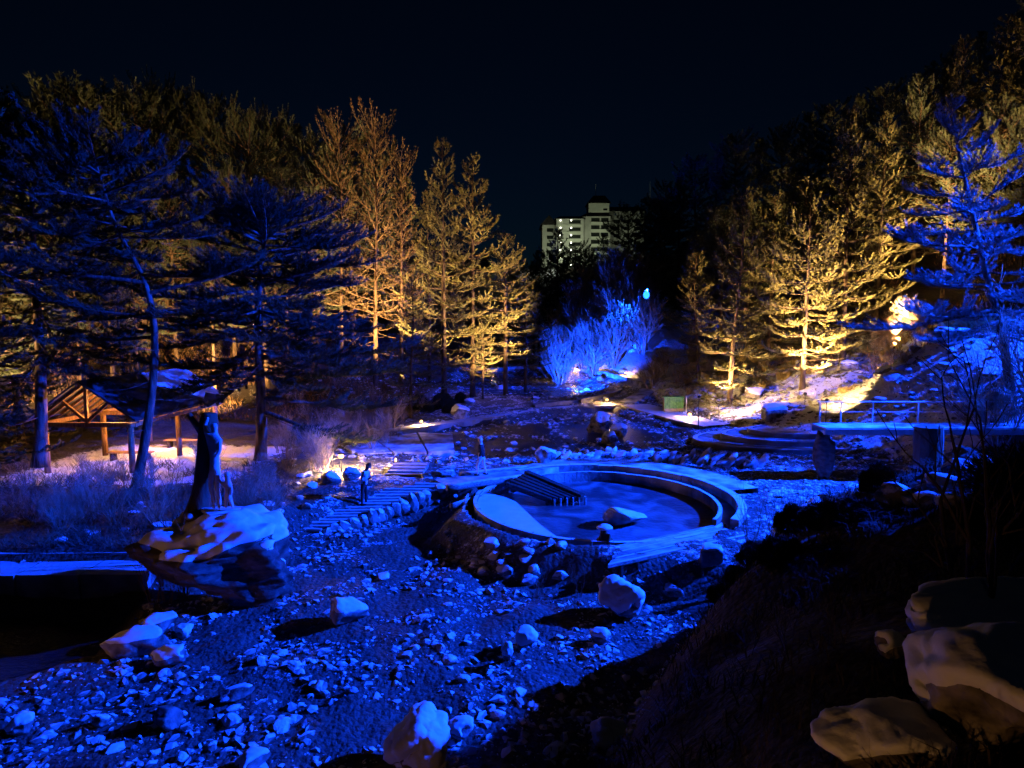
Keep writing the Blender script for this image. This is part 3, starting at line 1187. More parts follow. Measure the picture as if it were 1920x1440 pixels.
o = ribbon(gpts([(1345, 797), (1300, 788), (1240, 772), (1190, 758)], 0.25), 2.6, 0.0, 0.6).build('path', M['paving'])
tag(o, kind='structure')
o = ribbon(gpts([(1175, 757), (1215, 733), (1218, 720), (1190, 710), (1150, 701)], None, 0.12), 1.5, 0.0, 0.6).build('path', M['paving_snow'])
tag(o, kind='structure')
o = ribbon(gpts([(1150, 700), (1095, 693), (1040, 690), (975, 688), (915, 692)], None, 0.12), 1.3, 0.0, 0.8).build('path', M['paving_snow'])
tag(o, kind='structure')
o = ribbon(gpts([(1165, 758), (1080, 761), (1000, 768), (920, 780), (850, 790), (780, 799), (735, 806)], 0.18), 1.1, 0.0, 0.7).build('path', M['paving'])
tag(o, kind='structure')
# path behind and beside the pool
o = ribbon([(-3.2, 26.95, 0.1), (-1.6, 27.9, 0.14), (0.4, 29.0, 0.18), (2.2, 30.6, 0.2), (4.5, 31.0, 0.2), (7.0, 30.2, 0.2), (9.0, 28.2, 0.2), (9.9, 25.5, 0.2)], 1.35, 0.0, 0.5).build('path', M['paving_snow'])
tag(o, kind='structure')
for (p0, p1, rad, z, lab) in (((838, 914), (978, 894), 0.17, 0.16, 'long straight kerb log between the path and the pool terrace'),
                              ((792, 892), (850, 884), 0.15, 0.16, 'short kerb log at the head of the log steps'),
                              ((862, 889), (990, 877), 0.14, 0.2, 'snowy kerb log on the far side of the walkers path'),
                              ((846, 948), (950, 917), 0.13, -0.15, 'slanting log kerb below the path beside the pool')):
    a_, b_ = onz(*p0, z), onz(*p1, z)
    o = MB().tube(polyline([a_ - [0, 0, rad * 0.3], (a_ + b_) / 2 - [0, 0, rad * 0.15], b_ - [0, 0, rad * 0.3]], 8), rad, 9).build('kerb_log', M['wood_grey'], None, smooth=True, origin=a_)
    tag(o, lab, 'log')

steps = thing('log_steps', (-6, 24.5, -0.8), 'flight of log steps climbing from the rubble to the path', 'steps')
NL = 16
for k in range(NL):
    f = k / (NL - 1)
    rp_ = np.array([-7.35 + 4.3 * f, 23.1 + 3.55 * f, -0.80 + 0.86 * f])
    ln = 1.25 + 1.75 * math.sin(math.pi * min(1, f * 1.05)) ** 0.8
    lp_ = rp_ + np.array([-ln, 0.22 - 0.12 * ln + random.uniform(-0.06, 0.06), random.uniform(-0.02, 0.02)])
    rad = random.uniform(0.085, 0.115)
    MB().tube(polyline([lp_, (lp_ + rp_) / 2 + [0, random.uniform(-0.03, 0.03), 0], rp_], 6), rad, 8).build('log', M['wood_grey'], steps, smooth=False)
    MB().prism(ccw([lp_[:2] + [0, 0.0], rp_[:2] + [0, 0.0], rp_[:2] + [0.24, 0.26], lp_[:2] + [0.24, 0.26]]), rp_[2] - 0.6, rp_[2] + 0.02).build('tread', M['paving_snow'], steps)
    for q in range(2):
        V, F, D = rock_shape(200 + k * 2 + q, 1, 6)
        sc = np.array([0.27, 0.22, 0.33]) * random.uniform(0.8, 1.2)
        p = rp_ + [0.20 + 0.1 * q, -0.02 + 0.13 * q, -0.16 - 0.12 * q]
        MB().add(V * sc + p, F).build('edging_stone', M['rock_snowy'], steps)
for k in range(10):
    f = k / 9
    c = np.array([-5.3 + 0.25 * f, 25.7 + 4.2 * f, -0.32 + 0.55 * f])
    rad = random.uniform(0.08, 0.1)
    MB().tube([c + [-0.85, 0.05, 0], c + [0.85, -0.03, 0]], rad, 8).build('log', M['wood_grey'], steps)
    MB().box(c + [0.02, 0.24, -0.27], (1.66, 0.44, 0.6)).build('tread', M['paving_snow'], steps)

# slanted snowy slabs shoring the bank behind the pool
shore = thing('slab_shoring', (6.5, 32.4, 0.0), 'row of leaning snowy slabs shoring the bank behind the pool', 'shoring')
for k in range(40):
    f = (k + random.uniform(-0.4, 0.4)) / 39
    p = np.array([1.8 + 10.9 * f, 32.3 + random.uniform(-0.35, 0.5) + 0.5 * math.sin(f * 3) - 1.6 * f * f, 0.12])
    V, F, D = rock_shape(700 + k, 1, 7)
    Mr = np.array(Matrix.Rotation(R(-38 + random.uniform(-25, 25)), 3, 'Z') @ Matrix.Rotation(R(22 + random.uniform(-14, 14)), 3, 'X'))
    MB().add((V * [random.uniform(0.16, 0.3), random.uniform(0.45, 0.85), random.uniform(0.09, 0.16)]) @ Mr.T + p, F).build('slab', M['rock_snowy'], shore)

# flat slabs at the pond's near left shore
for k, (pl, lab) in enumerate(((((645, 838), (700, 822), (735, 848), (672, 850)), 'small snowy slab terrace left of the pond'),
                               (((704, 822), (780, 812), (800, 848), (739, 848)), 'broad snowy slab terrace in the middle of the pond shore'),
                               (((784, 812), (848, 814), (852, 846), (804, 848)), 'snowy slab terrace reaching the pond water'))):
    poly = ccw([onz(x_, y_, 0.06)[:2] for x_, y_ in pl])
    o = MB().prism(poly, -0.5, 0.06 + 0.02 * k).build('stone_slab', M['paving_snow'], None, origin=(*poly.mean(0), -0.5))
    tag(o, lab, 'slab')

# curved terraced steps under the slope
tc_ = np.array([16.6, 36.9])
terr = thing('curved_terrace', (*tc_, 0.0), 'curved concrete terraces stepping up to the slope', 'terrace')
for k, (r_, z) in enumerate(((5.5, 0.22), (4.2, 0.5), (3.0, 0.78))):
    c = tc_ + np.array([0.45 * k, 0.15 * k])
    a = np.radians(np.linspace(118, 292, 60))
    p = np.c_[c[0] + r_ * np.cos(a), c[1] + r_ * 0.62 * np.sin(a)]
    MB().prism(ccw(p), -0.4, z).build('step', M['concrete_wet'], terr)
    pin = np.c_[c[0] + (r_ - 0.32) * np.cos(a), c[1] + (r_ - 0.32) * 0.62 * np.sin(a)]
    MB().prism(ccw(np.vstack([p, pin[::-1]])), z + 0.003, z + 0.07).build('nosing', M['concrete'], terr)
    p2 = np.c_[c[0] + (r_ - 0.36) * np.cos(a), c[1] + (r_ - 0.36) * 0.62 * np.sin(a)]
    MB().prism(ccw(p2), z + 0.003, z + 0.03).build('tread', M['paving_snow'], terr)

# retaining wall of the channel at the left
wl = thing('retaining_wall', (-13, 18.9, -1.4), 'low concrete retaining wall along the dark channel', 'wall')
for k in range(9):
    x0 = -27.6 + 1.86 * k
    MB().box((x0 + 0.92, 17.75 + 0.05 * k, -0.83), (1.83, 1.35, 1.2)).build('wall_panel', M['concrete'], wl)
MB().box((-19.2, 18.70, -0.12), (16.9, 0.3, 0.16), rz=0.026).build('coping', M['concrete'], wl)

# far weir / low walls by the upper stream
for (pts, w_, z, lab) in (([(1188, 718), (1150, 735), (1085, 748)], 0.5, 0.62, 'dark low wall edging the upper stream beside the lamp'),
                          ([(1090, 697), (1130, 703), (1172, 712)], 0.5, 0.8, 'low dark wall running along the far stream path'),
                          ([(1000, 758), (1060, 751), (1110, 748)], 0.45, 0.5, 'pale low wall behind the pond path lamp')):
    o = ribbon([list(onz(x_, y_, z)) for x_, y_ in pts], w_, 0, 0.7).build('low_wall', M['concrete_wet'])
    tag(o, lab, 'wall')

# ================================================================== footbridge
br = thing('footbridge', (14.2, 28.4, 2.3), 'flat footbridge with thin metal railing crossing the gully', 'bridge')
bx0, bx1, by, bz = 14.2, 24.0, 28.2, 2.46
for k in range(26):
    w_ = (bx1 - bx0) / 26
    MB().box((bx0 + w_ * (k + 0.5), by, bz + random.uniform(-0.004, 0.004)), (w_ * 0.94, 1.5, 0.08)).build('deck_board', M['paving_snow'], br)
for s_ in (-0.62, 0.62):
    MB().box(((bx0 + bx1) / 2, by + s_, bz - 0.17), (bx1 - bx0, 0.14, 0.24)).build('girder', M['metal'], br)
rail = MB().tube([(14.5, by + 0.66, bz + 1.06), (23.9, by + 0.66, bz + 1.06)], 0.028, 6).build('handrail', M['metal'], br)
for x_ in (14.6, 15.6, 17.1, 19.25, 21.8):
    MB().tube([(x_, by + 0.66, bz + 0.04), (x_, by + 0.66, bz + 1.08)], 0.035, 6).build('railing_post', M['metal'], rail)
MB().tube([(14.5, by + 0.66, bz + 0.58), (23.9, by + 0.66, bz + 0.58)], 0.012, 5).build('wire', M['metal'], rail)
for x_ in (23.6,):
    MB().box((x_, by, (bz - 0.3) / 2 + 0.1), (0.4, 1.3, bz - 0.5)).build('abutment', M['statue_dark'], br)

# ================================================================== pavilion
X0, X1, Y0, Y1, ZE, ZR = -22.6, -18.1, 29.0, 37.6, 2.72, 4.45
XM = (X0 + X1) / 2
pav = thing('pavilion', (XM, 33.3, 0.0), 'open timber pavilion with a dark gable roof, lit inside', 'pavilion')
for s_, xe in ((-1, X0), (1, X1)):
    a_ = np.array([XM, 0, ZR])
    e_ = np.array([xe + s_ * 0.35, 0, ZE - 0.12])
    up = np.array([0, 0, 0.10])
    V = []
    for yy in (Y0 - 0.4, Y1 + 0.4):
        for p in (a_, e_):
            V.append([p[0], yy, p[2]])
            V.append([p[0], yy, p[2] + 0.10])
    roof_o = MB().add(V, [[0, 2, 3, 1], [4, 5, 7, 6], [0, 4, 6, 2], [1, 3, 7, 5], [2, 6, 7, 3], [0, 1, 5, 4]]).build('roof', M['roof'], pav)
    for k in range(12):
        yy = Y0 + (Y1 - Y0) * k / 11
        MB().beam((XM, yy, ZR - 0.08), (xe + s_ * 0.3, yy, ZE - 0.2), 0.08, 0.12).build('rafter', M['wood'], roof_o)
    MB().beam((xe, Y0 - 0.3, ZE - 0.32), (xe, Y1 + 0.3, ZE - 0.32), 0.16, 0.2).build('eaves_beam', M['wood'], pav)
# drift of snow on the far right roof slope
pts_ = np.array([[XM + 0.1, 33.4], [XM + 0.1, 37.9], [X1 + 0.2, 37.9], [X1 - 0.3, 36.6], [X1 + 0.1, 35.6], [X1 - 0.7, 34.8], [X1 - 0.9, 33.8], [XM + 1.0, 33.0]])
zz = ZR + 0.10 - (ZR - ZE + 0.12) / (X1 + 0.35 - XM) * (pts_[:, 0] - XM)
MB().prism(pts_[::-1], (zz + 0.004)[::-1], (zz + 0.09)[::-1]).build('roof_snow', M['snow'], roof_o)
for yy in (Y0 + 0.1, (Y0 + Y1) / 2, Y1 - 0.1):
    MB().beam((X0 - 0.1, yy, ZE - 0.34), (X1 + 0.1, yy, ZE - 0.34), 0.16, 0.22).build('tie_beam', M['wood'], pav)
    MB().beam((XM, yy, ZE - 0.3), (XM, yy, ZR - 0.1), 0.14, 0.14).build('king_post', M['wood'], pav)
    for s_ in (-1, 1):
        MB().beam((XM, yy, ZE - 0.2), (XM + s_ * 1.15, yy, (ZE + ZR) / 2 - 0.05), 0.12, 0.12).build('strut', M['wood'], pav)
    for xe in (X0 + 0.2, X1 - 0.2):
        MB().tube([(xe, yy, 0.0), (xe, yy, ZE - 0.42)], 0.14, 10).build('post', M['wood'], pav, smooth=True)
MB().beam((XM, Y0 - 0.35, ZR - 0.1), (XM, Y1 + 0.35, ZR - 0.1), 0.14, 0.18).build('ridge_beam', M['wood'], pav)
pl_ = thing('hanging_lamp', (XM + 0.4, 30.6, 3.2), 'small warm lamp hanging under the pavilion roof', 'lamp')
MB().lathe([(0.0, 3.08), (0.08, 3.12), (0.09, 3.2), (0, 3.26)], (XM + 0.4, 30.6, 0), 10).build('globe', M['bulb_warm'], pl_, smooth=True)
MB().tube([(XM + 0.4, 30.6, 3.27), (XM + 0.4, 30.6, 3.95)], 0.012, 5).build('cord', M['black'], pl_)
point(pl_, (XM + 0.4, 30.6, 3.17), P_PAVILION, AMBER, 0.125)
point(pl_, (XM + 1.2, 34.5, 2.3), P_PAVILION, AMBER, 0.1)
for k, (bx_, by_, rz_, lab) in enumerate(((-20.2, 32.0, 0.1, 'long pale plank bench under the front of the pavilion'), (-19.2, 35.6, 0.05, 'plank bench under the back of the pavilion'))):
    bn = thing('bench', (bx_, by_, 0.02), lab, 'bench')
    for q in range(3):
        MB().box((bx_, by_ + (q - 1) * 0.16, 0.45), (2.3, 0.14, 0.06)).build('seat_plank', M['wood'], bn)
    for s_ in (-0.9, 0.9):
        MB().box((bx_ + s_, by_, 0.215), (0.12, 0.42, 0.39)).build('leg', M['wood_dark'], bn)

# ================================================================== sculpture on the big boulder
def big_shape(V):
    V = V.copy()
    t = np.clip((V[:, 2] + 1) / 2, 0, 1)
    V[:, 0] *= 0.86 + 0.16 * sstep(0.0, 0.6, t)
    V[:, 1] *= 0.55 + 0.48 * sstep(0.0, 0.75, t)
    V[:, 1] += 0.30 * (1 - sstep(0.0, 0.8, t))
    V *= (1 + 0.22 * n3(V, 0.4, 5) + 0.16 * n3(V, 0.2, 8) + 0.09 * n3(V * [0.6, 0.6, 2.0], 0.13, 2))[:, None]
    V[:, 0] += 0.18 * np.clip(0.3 - V[:, 2], 0, 1)
    V[:, 2] += 0.16 * np.clip(-V[:, 0], 0, 1) * sstep(0.3, 0.8, t)
    return V


bp_ = onz(405, 1172, -0.9)
bp_[1] += 1.1
bp_[0] = (405 - 960) / FPX * bp_[1]
boulder('boulder', (bp_[0], bp_[1], -1.0), (4.3, 3.2, 2.6), 41, 'huge overhanging boulder with a broad snow cap beneath the sculpture', cap=0.22, sub=5, shape=big_shape, cuts=9, cover=0.62, side=(0.62, 0, 0), mname='rock_dark', nz=0.45)
sc_b = at(398, 958, bp_[1] + 0.55)
sx, sy, sz = sc_b


def body_mesh(joints, edges, radii, name, m, parent, sub=2, root=0):
    me = bpy.data.meshes.new(name)
    o0 = ORIG[parent.name]
    me.from_pydata([tuple(np.asarray(j, float) - o0) for j in joints], edges, [])
    o = bpy.data.objects.new(name, me)
    col.objects.link(o)
    o.parent = parent
    ORIG[o.name] = o0
    sk = o.modifiers.new('skin', 'SKIN')
    sk.use_smooth_shade = True
    for i, rr in enumerate(radii):
        v = me.skin_vertices[0].data[i]
        v.radius = rr if not np.isscalar(rr) else (rr, rr)
        v.use_root = (i == root)
    sb = o.modifiers.new('subdivision', 'SUBSURF')
    sb.levels = sub
    sb.render_levels = sub
    me.materials.append(m)
    return o


def SK(parent, name, m, chains, sub=2):
    """chains: list of lists of (x, y, z, r); a point equal to an earlier one joins it"""
    J, E, RR, idx = [], [], [], {}
    for ch in chains:
        prev = None
        for (x_, y_, z_, r_) in ch:
            k = (round(x_, 4), round(y_, 4), round(z_, 4))
            if k not in idx:
                idx[k] = len(J)
                J.append((x_, y_, z_))
                RR.append((r_, r_))
            i = idx[k]
            if prev is not None and prev != i:
                E.append((prev, i))
            prev = i
    return body_mesh(J, E, RR, name, m, parent, sub)


stt = thing('sculpture', (sx, sy, sz), 'tall sculpture of an adult and a small child with its shaded back as a dark column', 'sculpture')
MB().tube(polyline([(sx - 0.55, sy, sz - 0.35), (sx - 0.30, sy + 0.05, sz + 0.5), (sx - 0.12, sy + 0.05, sz + 1.4), (sx - 0.05, sy + 0.05, sz + 2.2), (sx + 0.02, sy + 0.05, sz + 2.85)], 12),
          np.array([0.36, 0.33, 0.29, 0.27, 0.27, 0.28, 0.28, 0.27, 0.27, 0.27, 0.26, 0.2]), 10).build('trunk', M['statue_dark'], stt, smooth=True)  # column for the figure's draped back, its shade put into a darker colour
MB().tube(polyline([(sx - 0.1, sy, sz + 2.2), (sx - 0.35, sy - 0.05, sz + 2.55), (sx - 0.5, sy - 0.08, sz + 2.85)], 6), [0.13, 0.12, 0.1, 0.09, 0.08, 0.07], 7).build('arm_stub', M['statue_dark'], stt, smooth=True)
ax_ = sx + 0.22
SK(stt, 'adult_figure', M['statue'], [
    [(ax_, sy - 0.2, sz + 1.35, 0.15), (ax_ + 0.02, sy - 0.2, sz + 1.65, 0.13), (ax_ + 0.03, sy - 0.22, sz + 1.95, 0.18), (ax_ + 0.05, sy - 0.22, sz + 2.2, 0.16), (ax_ + 0.06, sy - 0.22, sz + 2.36, 0.06), (ax_ + 0.06, sy - 0.25, sz + 2.5, 0.11), (ax_ + 0.06, sy - 0.25, sz + 2.62, 0.09)],
    [(ax_ + 0.05, sy - 0.22, sz + 2.2, 0.16), (ax_ + 0.22, sy - 0.28, sz + 2.12, 0.07), (ax_ + 0.24, sy - 0.36, sz + 1.82, 0.055), (ax_ + 0.12, sy - 0.42, sz + 1.66, 0.05)],
    [(ax_ + 0.05, sy - 0.22, sz + 2.2, 0.16), (ax_ - 0.14, sy - 0.28, sz + 2.3, 0.07), (ax_ - 0.2, sy - 0.24, sz + 2.55, 0.055), (ax_ - 0.12, sy - 0.2, sz + 2.78, 0.045)],
    [(ax_, sy - 0.2, sz + 1.35, 0.15), (ax_ - 0.08, sy - 0.22, sz + 1.1, 0.10), (ax_ - 0.1, sy - 0.24, sz + 0.7, 0.075), (ax_ - 0.04, sy - 0.2, sz + 0.3, 0.05), (ax_ - 0.02, sy - 0.32, sz + 0.16, 0.04)],
    [(ax_, sy - 0.2, sz + 1.35, 0.15), (ax_ + 0.08, sy - 0.2, sz + 1.1, 0.10), (ax_ + 0.06, sy - 0.22, sz + 0.7, 0.075), (ax_ + 0.1, sy - 0.18, sz + 0.3, 0.05), (ax_ + 0.12, sy - 0.3, sz + 0.16, 0.04)],
])
kx = ax_ + 0.38
SK(stt, 'child_figure', M['statue'], [
    [(kx, sy - 0.25, sz + 0.62, 0.09), (kx, sy - 0.26, sz + 0.85, 0.10), (kx, sy - 0.26, sz + 1.0, 0.05), (kx, sy - 0.27, sz + 1.12, 0.10), (kx, sy - 0.27, sz + 1.22, 0.07)],
    [(kx, sy - 0.26, sz + 0.85, 0.10), (kx - 0.15, sy - 0.3, sz + 0.9, 0.04), (kx - 0.26, sy - 0.3, sz + 1.05, 0.035)],
    [(kx, sy - 0.26, sz + 0.85, 0.10), (kx + 0.13, sy - 0.3, sz + 0.75, 0.04), (kx + 0.12, sy - 0.34, sz + 0.55, 0.035)],
    [(kx, sy - 0.25, sz + 0.62, 0.09), (kx - 0.06, sy - 0.27, sz + 0.4, 0.06), (kx - 0.08, sy - 0.25, sz + 0.16, 0.04)],
    [(kx, sy - 0.25, sz + 0.62, 0.09), (kx + 0.06, sy - 0.27, sz + 0.4, 0.06), (kx + 0.12, sy - 0.25, sz + 0.16, 0.04)],
])
V, F, D = rock_shape(77, 3, 8)
MB().add(V * [0.75, 0.5, 0.22] + [sx + 0.2, sy - 0.1, sz - 0.02], F).build('plinth', M['statue'], stt, smooth=True)
V, F, D = rock_shape(78, 2, 8)
MB().add(V * [0.2, 0.2, 0.12] + [sx - 0.42, sy - 0.4, sz - 0.02], F).build('plinth_stone', M['rock'], stt, smooth=True)

# ================================================================== people
def person(pos, rz, hgt, label, top, legs, head_m, jacket=True, pose='walk', bag=False, group=None):
    root = thing('person', (0, 0, 0), label, 'person', group)
    s = hgt / 1.75
    st = 0.20 if pose == 'walk' else 0.05
    lean = 0.02 if pose == 'walk' else 0.10
    Z = lambda *c: tuple(q * s for q in c)
    hip, chest, neck = (0, 0.0, 0.95), (lean, 0, 1.36), (lean * 1.3, 0, 1.50)
    hd = (lean * 2.0 + 0.02, 0, 1.66)

    def ch(*pts):
        return [Z(*p) for p in pts]
    hipc = (*hip, 0.135)
    chc = (*chest, 0.155)
    if pose == 'walk':
        armL = [(lean, 0.2, 1.42, 0.06), (-0.06, 0.25, 1.16, 0.05), (0.04, 0.25, 0.93, 0.04), (0.08, 0.25, 0.84, 0.035)]
        armR = [(lean, -0.2, 1.42, 0.06), (0.02, -0.26, 1.15, 0.05), (0.14, -0.24, 0.95, 0.04), (0.18, -0.23, 0.87, 0.035)]
    else:
        armL = [(lean, 0.2, 1.40, 0.065), (0.06, 0.25, 1.13, 0.05), (0.26, 0.14, 1.16, 0.042), (0.34, 0.08, 1.2, 0.035)]
        armR = [(lean, -0.2, 1.40, 0.065), (0.04, -0.25, 1.12, 0.05), (0.25, -0.14, 1.14, 0.042), (0.34, -0.07, 1.19, 0.035)]
    legL = [(st * 0.45, 0.1, 0.72, 0.085), (st * 0.9, 0.1, 0.48, 0.062), (st * 0.8, 0.1, 0.1, 0.042), (st * 0.8 + 0.14, 0.11, 0.035, 0.034)]
    legR = [(-st * 0.25, -0.1, 0.72, 0.085), (-st * 0.3, -0.1, 0.48, 0.062), (-st * 1.0, -0.1, 0.12, 0.042), (-st * 1.0 + 0.14, -0.11, 0.045, 0.034)]
    SK(root, 'body', M[legs], [ch(hipc, (lean * 0.6, 0, 1.15, 0.125), chc, (*neck, 0.06), (*hd, 0.095), (hd[0] + 0.005, 0, 1.74, 0.075)),
                               ch(chc, *armL), ch(chc, *armR), ch(hipc, *legL), ch(hipc, *legR)])
    g = 1.22
    fat = lambda L: [(a_, b_, c_, d_ * g + 0.012) for (a_, b_, c_, d_) in L]
    SK(root, 'jacket', M[top], [ch((0, 0, 0.86, 0.165), (0, 0, 0.98, 0.16), (lean * 0.6, 0, 1.15, 0.155), (*chest, 0.18), (lean * 1.2, 0, 1.47, 0.085)),
                                ch((*chest, 0.18), *fat(armL[:3])), ch((*chest, 0.18), *fat(armR[:3]))])
    face = ICO[3][0].copy()
    f = face * [0.098, 0.078, 0.118]
    f[:, 0] += 0.03 * np.exp(-((face[:, 1] / 0.16) ** 2 + ((face[:, 2] + 0.12) / 0.2) ** 2)) * (face[:, 0] > 0)
    f[:, 0] -= 0.012 * np.exp(-(((np.abs(face[:, 1]) - 0.36) / 0.16) ** 2 + ((face[:, 2] - 0.08) / 0.12) ** 2)) * (face[:, 0] > 0)
    f[:, 0] -= 0.008 * np.exp(-((face[:, 1] / 0.3) ** 2 + ((face[:, 2] + 0.5) / 0.08) ** 2)) * (face[:, 0] > 0)
    tilt = R(18) if pose != 'walk' else R(6)
    Mt = np.array(Matrix.Rotation(tilt, 3, 'Y'))
    c0 = np.array(Z(hd[0] + 0.015, 0, hd[2] + 0.015))
    head_o = MB().add(f @ Mt.T * s + c0, ICO[3][1]).build('head', M['skin'], root, smooth=True)
    for s_ in (-1, 1):
        e = ICO[1][0] * [0.022, 0.01, 0.032] + [-0.005, s_ * 0.08, -0.01]
        MB().add(e @ Mt.T * s + c0, ICO[1][1]).build('ear', M['skin'], head_o, smooth=True)
    hV = face * [0.112, 0.092, 0.125]
    keep = (face[ICO[3][1]].mean(1)[:, 2] > 0.22) | ((face[ICO[3][1]].mean(1)[:, 0] < -0.15) & (face[ICO[3][1]].mean(1)[:, 2] > -0.6))
    MB().add(hV @ Mt.T * s + c0 + [0, 0, 0.012], ICO[3][1][keep]).build('hair' if head_m == 'hair' else 'cap', M[head_m], head_o, smooth=True)
    for hand in (armL[-1], armR[-1]):
        mb = MB()
        hx, hy, hz = hand[:3]
        fwd = np.array([0.5, 0, -0.86]) if pose == 'walk' else np.array([0.9, 0, 0.35])
        u, v, w_ = rot_to(fwd)
        c = np.array([hx, hy, hz]) + fwd * 0.03
        mb.tube([(c - fwd * 0.05) * s, c * s, (c + fwd * 0.045) * s], np.array([0.028, 0.04, 0.036]) * s, 7)
        for q in range(4):
            b0 = c + fwd * 0.04 + u * (q - 1.5) * 0.019
            ln = (0.062, 0.072, 0.068, 0.052)[q]
            mb.tube([b0 * s, (b0 + fwd * ln * 0.55) * s, (b0 + fwd * ln * 0.85 + v * 0.022) * s], np.array([0.0095, 0.0088, 0.007]) * s, 5)
        b0 = c - u * 0.034
        mb.tube([b0 * s, (b0 - u * 0.022 + fwd * 0.03) * s, (b0 - u * 0.018 + fwd * 0.058 + v * 0.01) * s], np.array([0.011, 0.0095, 0.0075]) * s, 5)
        mb.build('hand', M['skin'], root, smooth=True)
    for L_ in (legL, legR):
        q = L_[2]
        V = ICO[2][0] * np.array([0.145, 0.055, 0.05]) + [q[0] + 0.06, q[1], q[2] - 0.045]
        V[:, 2] = np.maximum(V[:, 2], q[2] - 0.085)
        MB().add(V * s, ICO[2][1]).build('shoe', M['cloth_dark'], root, smooth=True)
    if bag:
        V = ICO[2][0] * [0.12, 0.15, 0.2] + [-0.2, 0, 1.25]
        MB().add(V * s, ICO[2][1]).build('rucksack', M['cloth_dark'], root, smooth=True)
    root.location = pos
    root.rotation_euler = (0, 0, rz)
    return root


person((-1.40, 28.05, 0.145), R(165), 1.78, 'person in white cap, dark jacket and pale trousers walking the snowy path', 'cloth_dark', 'cloth_pale', 'cap', pose='walk')
person((-6.15, 24.95, -0.36), R(-12), 1.78, 'person in pale blue jacket and dark trousers looking down on the log steps', 'cloth_blue', 'cloth_dark', 'hair', pose='look')
p_ = hit(1012, 690) + [0, 0, 0.14]
person(p_, R(200), 1.7, 'tiny person in dark clothes on the far stream path', 'cloth_dark', 'cloth_dark', 'hair', pose='walk')
p_ = hit(1104, 694) + [0, 0, 0.14]
person(p_, R(20), 1.7, 'tiny person in pale clothes beside the far path lamps', 'cap', 'cloth_pale', 'hair', pose='walk')

# ================================================================== trees: one of each kind, then copies
def proto(gen, h, bark='bark', needle='needle', cat='pine tree'):
    o = tree_thing('pine_tree', (0, 0, 0), gen, 'x', cat, None, bark, needle)
    return o, h


FAR_T = (16, 0.18, 0.036, 0.6, 0.16)
SP1 = proto(conifer(1, 18, 0.10, 4.4, 'cone', (-8, 38), 42, 0.98, 6, 0.20, tuft=FAR_T, tstep=0.11, dead=10), 18)
SP2 = proto(conifer(2, 16, 0.14, 4.8, 'cone', (-16, 30), 46, 0.95, 6, 0.19, tuft=FAR_T, tstep=0.11, dead=10, skip=0.2), 16)
SP3 = proto(conifer(3, 15, 0.06, 4.2, 'cone', (-6, 40), 38, 0.92, 6, 0.18, tuft=FAR_T, tstep=0.12, sag=16), 15)
PN1 = proto(conifer(4, 19, 0.46, 4.2, 'round', (0, 50), 22, 0.62, 5, 0.22, jit=0.5, tuft=FAR_T, tstep=0.11, dead=14), 19, 'bark_pale', 'needle_dark')
PN2 = proto(conifer(5, 18, 0.36, 4.4, 'round', (-5, 45), 26, 0.66, 5, 0.20, jit=0.5, tuft=FAR_T, tstep=0.11, dead=18, skip=0.25, path=[(0, 0, -0.3), (0.5, 0.1, 5), (0.1, 0, 9), (0.6, 0.1, 13), (0.3, 0, 18)]), 18, 'bark_pale', 'needle_dark')
LR1 = proto(conifer(6, 19, 0.30, 3.8, 'col', (10, 55), 30, 0.7, 4, 0.19, tuft=(6, 0.18, 0.045, 0.8, 0.2), tstep=0.18, dead=26, twigs=0.8), 19, 'bark_pale', 'needle_brown')
SP4 = proto(conifer(9, 17, 0.30, 4.4, 'cone', (-14, 34), 44, 0.94, 6, 0.19, tuft=FAR_T, tstep=0.11, dead=8, skip=0.12), 17)
DK1 = proto(conifer(7, 16, 0.12, 4.0, 'cone', (-8, 40), 30, 0.8, 5, 0.2, tuft=(7, 0.32, 0.085, 0.8, 0.25), tstep=0.22), 16, 'bark', 'needle_dark')
DK2 = proto(conifer(8, 16, 0.30, 4.6, 'round', (-5, 45), 28, 0.85, 5, 0.2, tuft=(7, 0.32, 0.085, 0.8, 0.25), tstep=0.22), 16, 'bark', 'needle_dark')


def plant(pr, px, top, Y, label, group=None, widen=1.0, rz=None, cat=None, lean=(0, 0)):
    root, h = pr
    g = ground(px, Y)
    zt = at(px, top, Y)[2]
    s = max(0.25, (zt - g[2]) / h)
    w = s * widen
    o = dup(root, g - np.array([0, 0, 0.05]), random.uniform(0, 6.28) if rz is None else rz, (w, w, s), label, group, lean)
    if cat:
        o['category'] = cat
    return o


# the golden row left of the stream
plant(LR1, 640, 245, 58, 'thin bare-looking pine with crooked pale trunk in the golden row', widen=0.9)
plant(LR1, 703, 238, 57, 'tallest slim leafless-topped pine of the golden row', widen=1.0)
plant(LR1, 752, 300, 62, 'sparse brown pine leaning beside the tallest slim golden one', widen=0.9)
plant(SP1, 832, 268, 56, 'tall golden spruce-like pine with layered upswept branches, left of the stream', widen=1.0)
plant(SP4, 886, 288, 60, 'golden pine with long layered branches right behind the layered spruce', widen=1.0)
plant(SP4, 948, 430, 62, 'broad golden pine with long branch tips reaching over the stream', widen=1.35)
plant(SP4, 985, 520, 64, 'low bushy golden pine at the stream edge', widen=1.3)
plant(SP3, 768, 515, 47, 'small bright yellow pine in front of the golden row', widen=1.05)
plant(PN2, 596, 268, 60, 'golden pine with a forked crown above the blue pine', widen=0.95)
plant(PN1, 665, 330, 64, 'shorter golden pine tucked between the slim trunks', widen=0.9)
plant(SP1, 805, 360, 66, 'shaded pine behind the layered golden spruce', widen=0.9)
plant(SP4, 905, 580, 58, 'young pine with a slanting trunk on the pond bank', widen=1.0, lean=(0, 0.25))
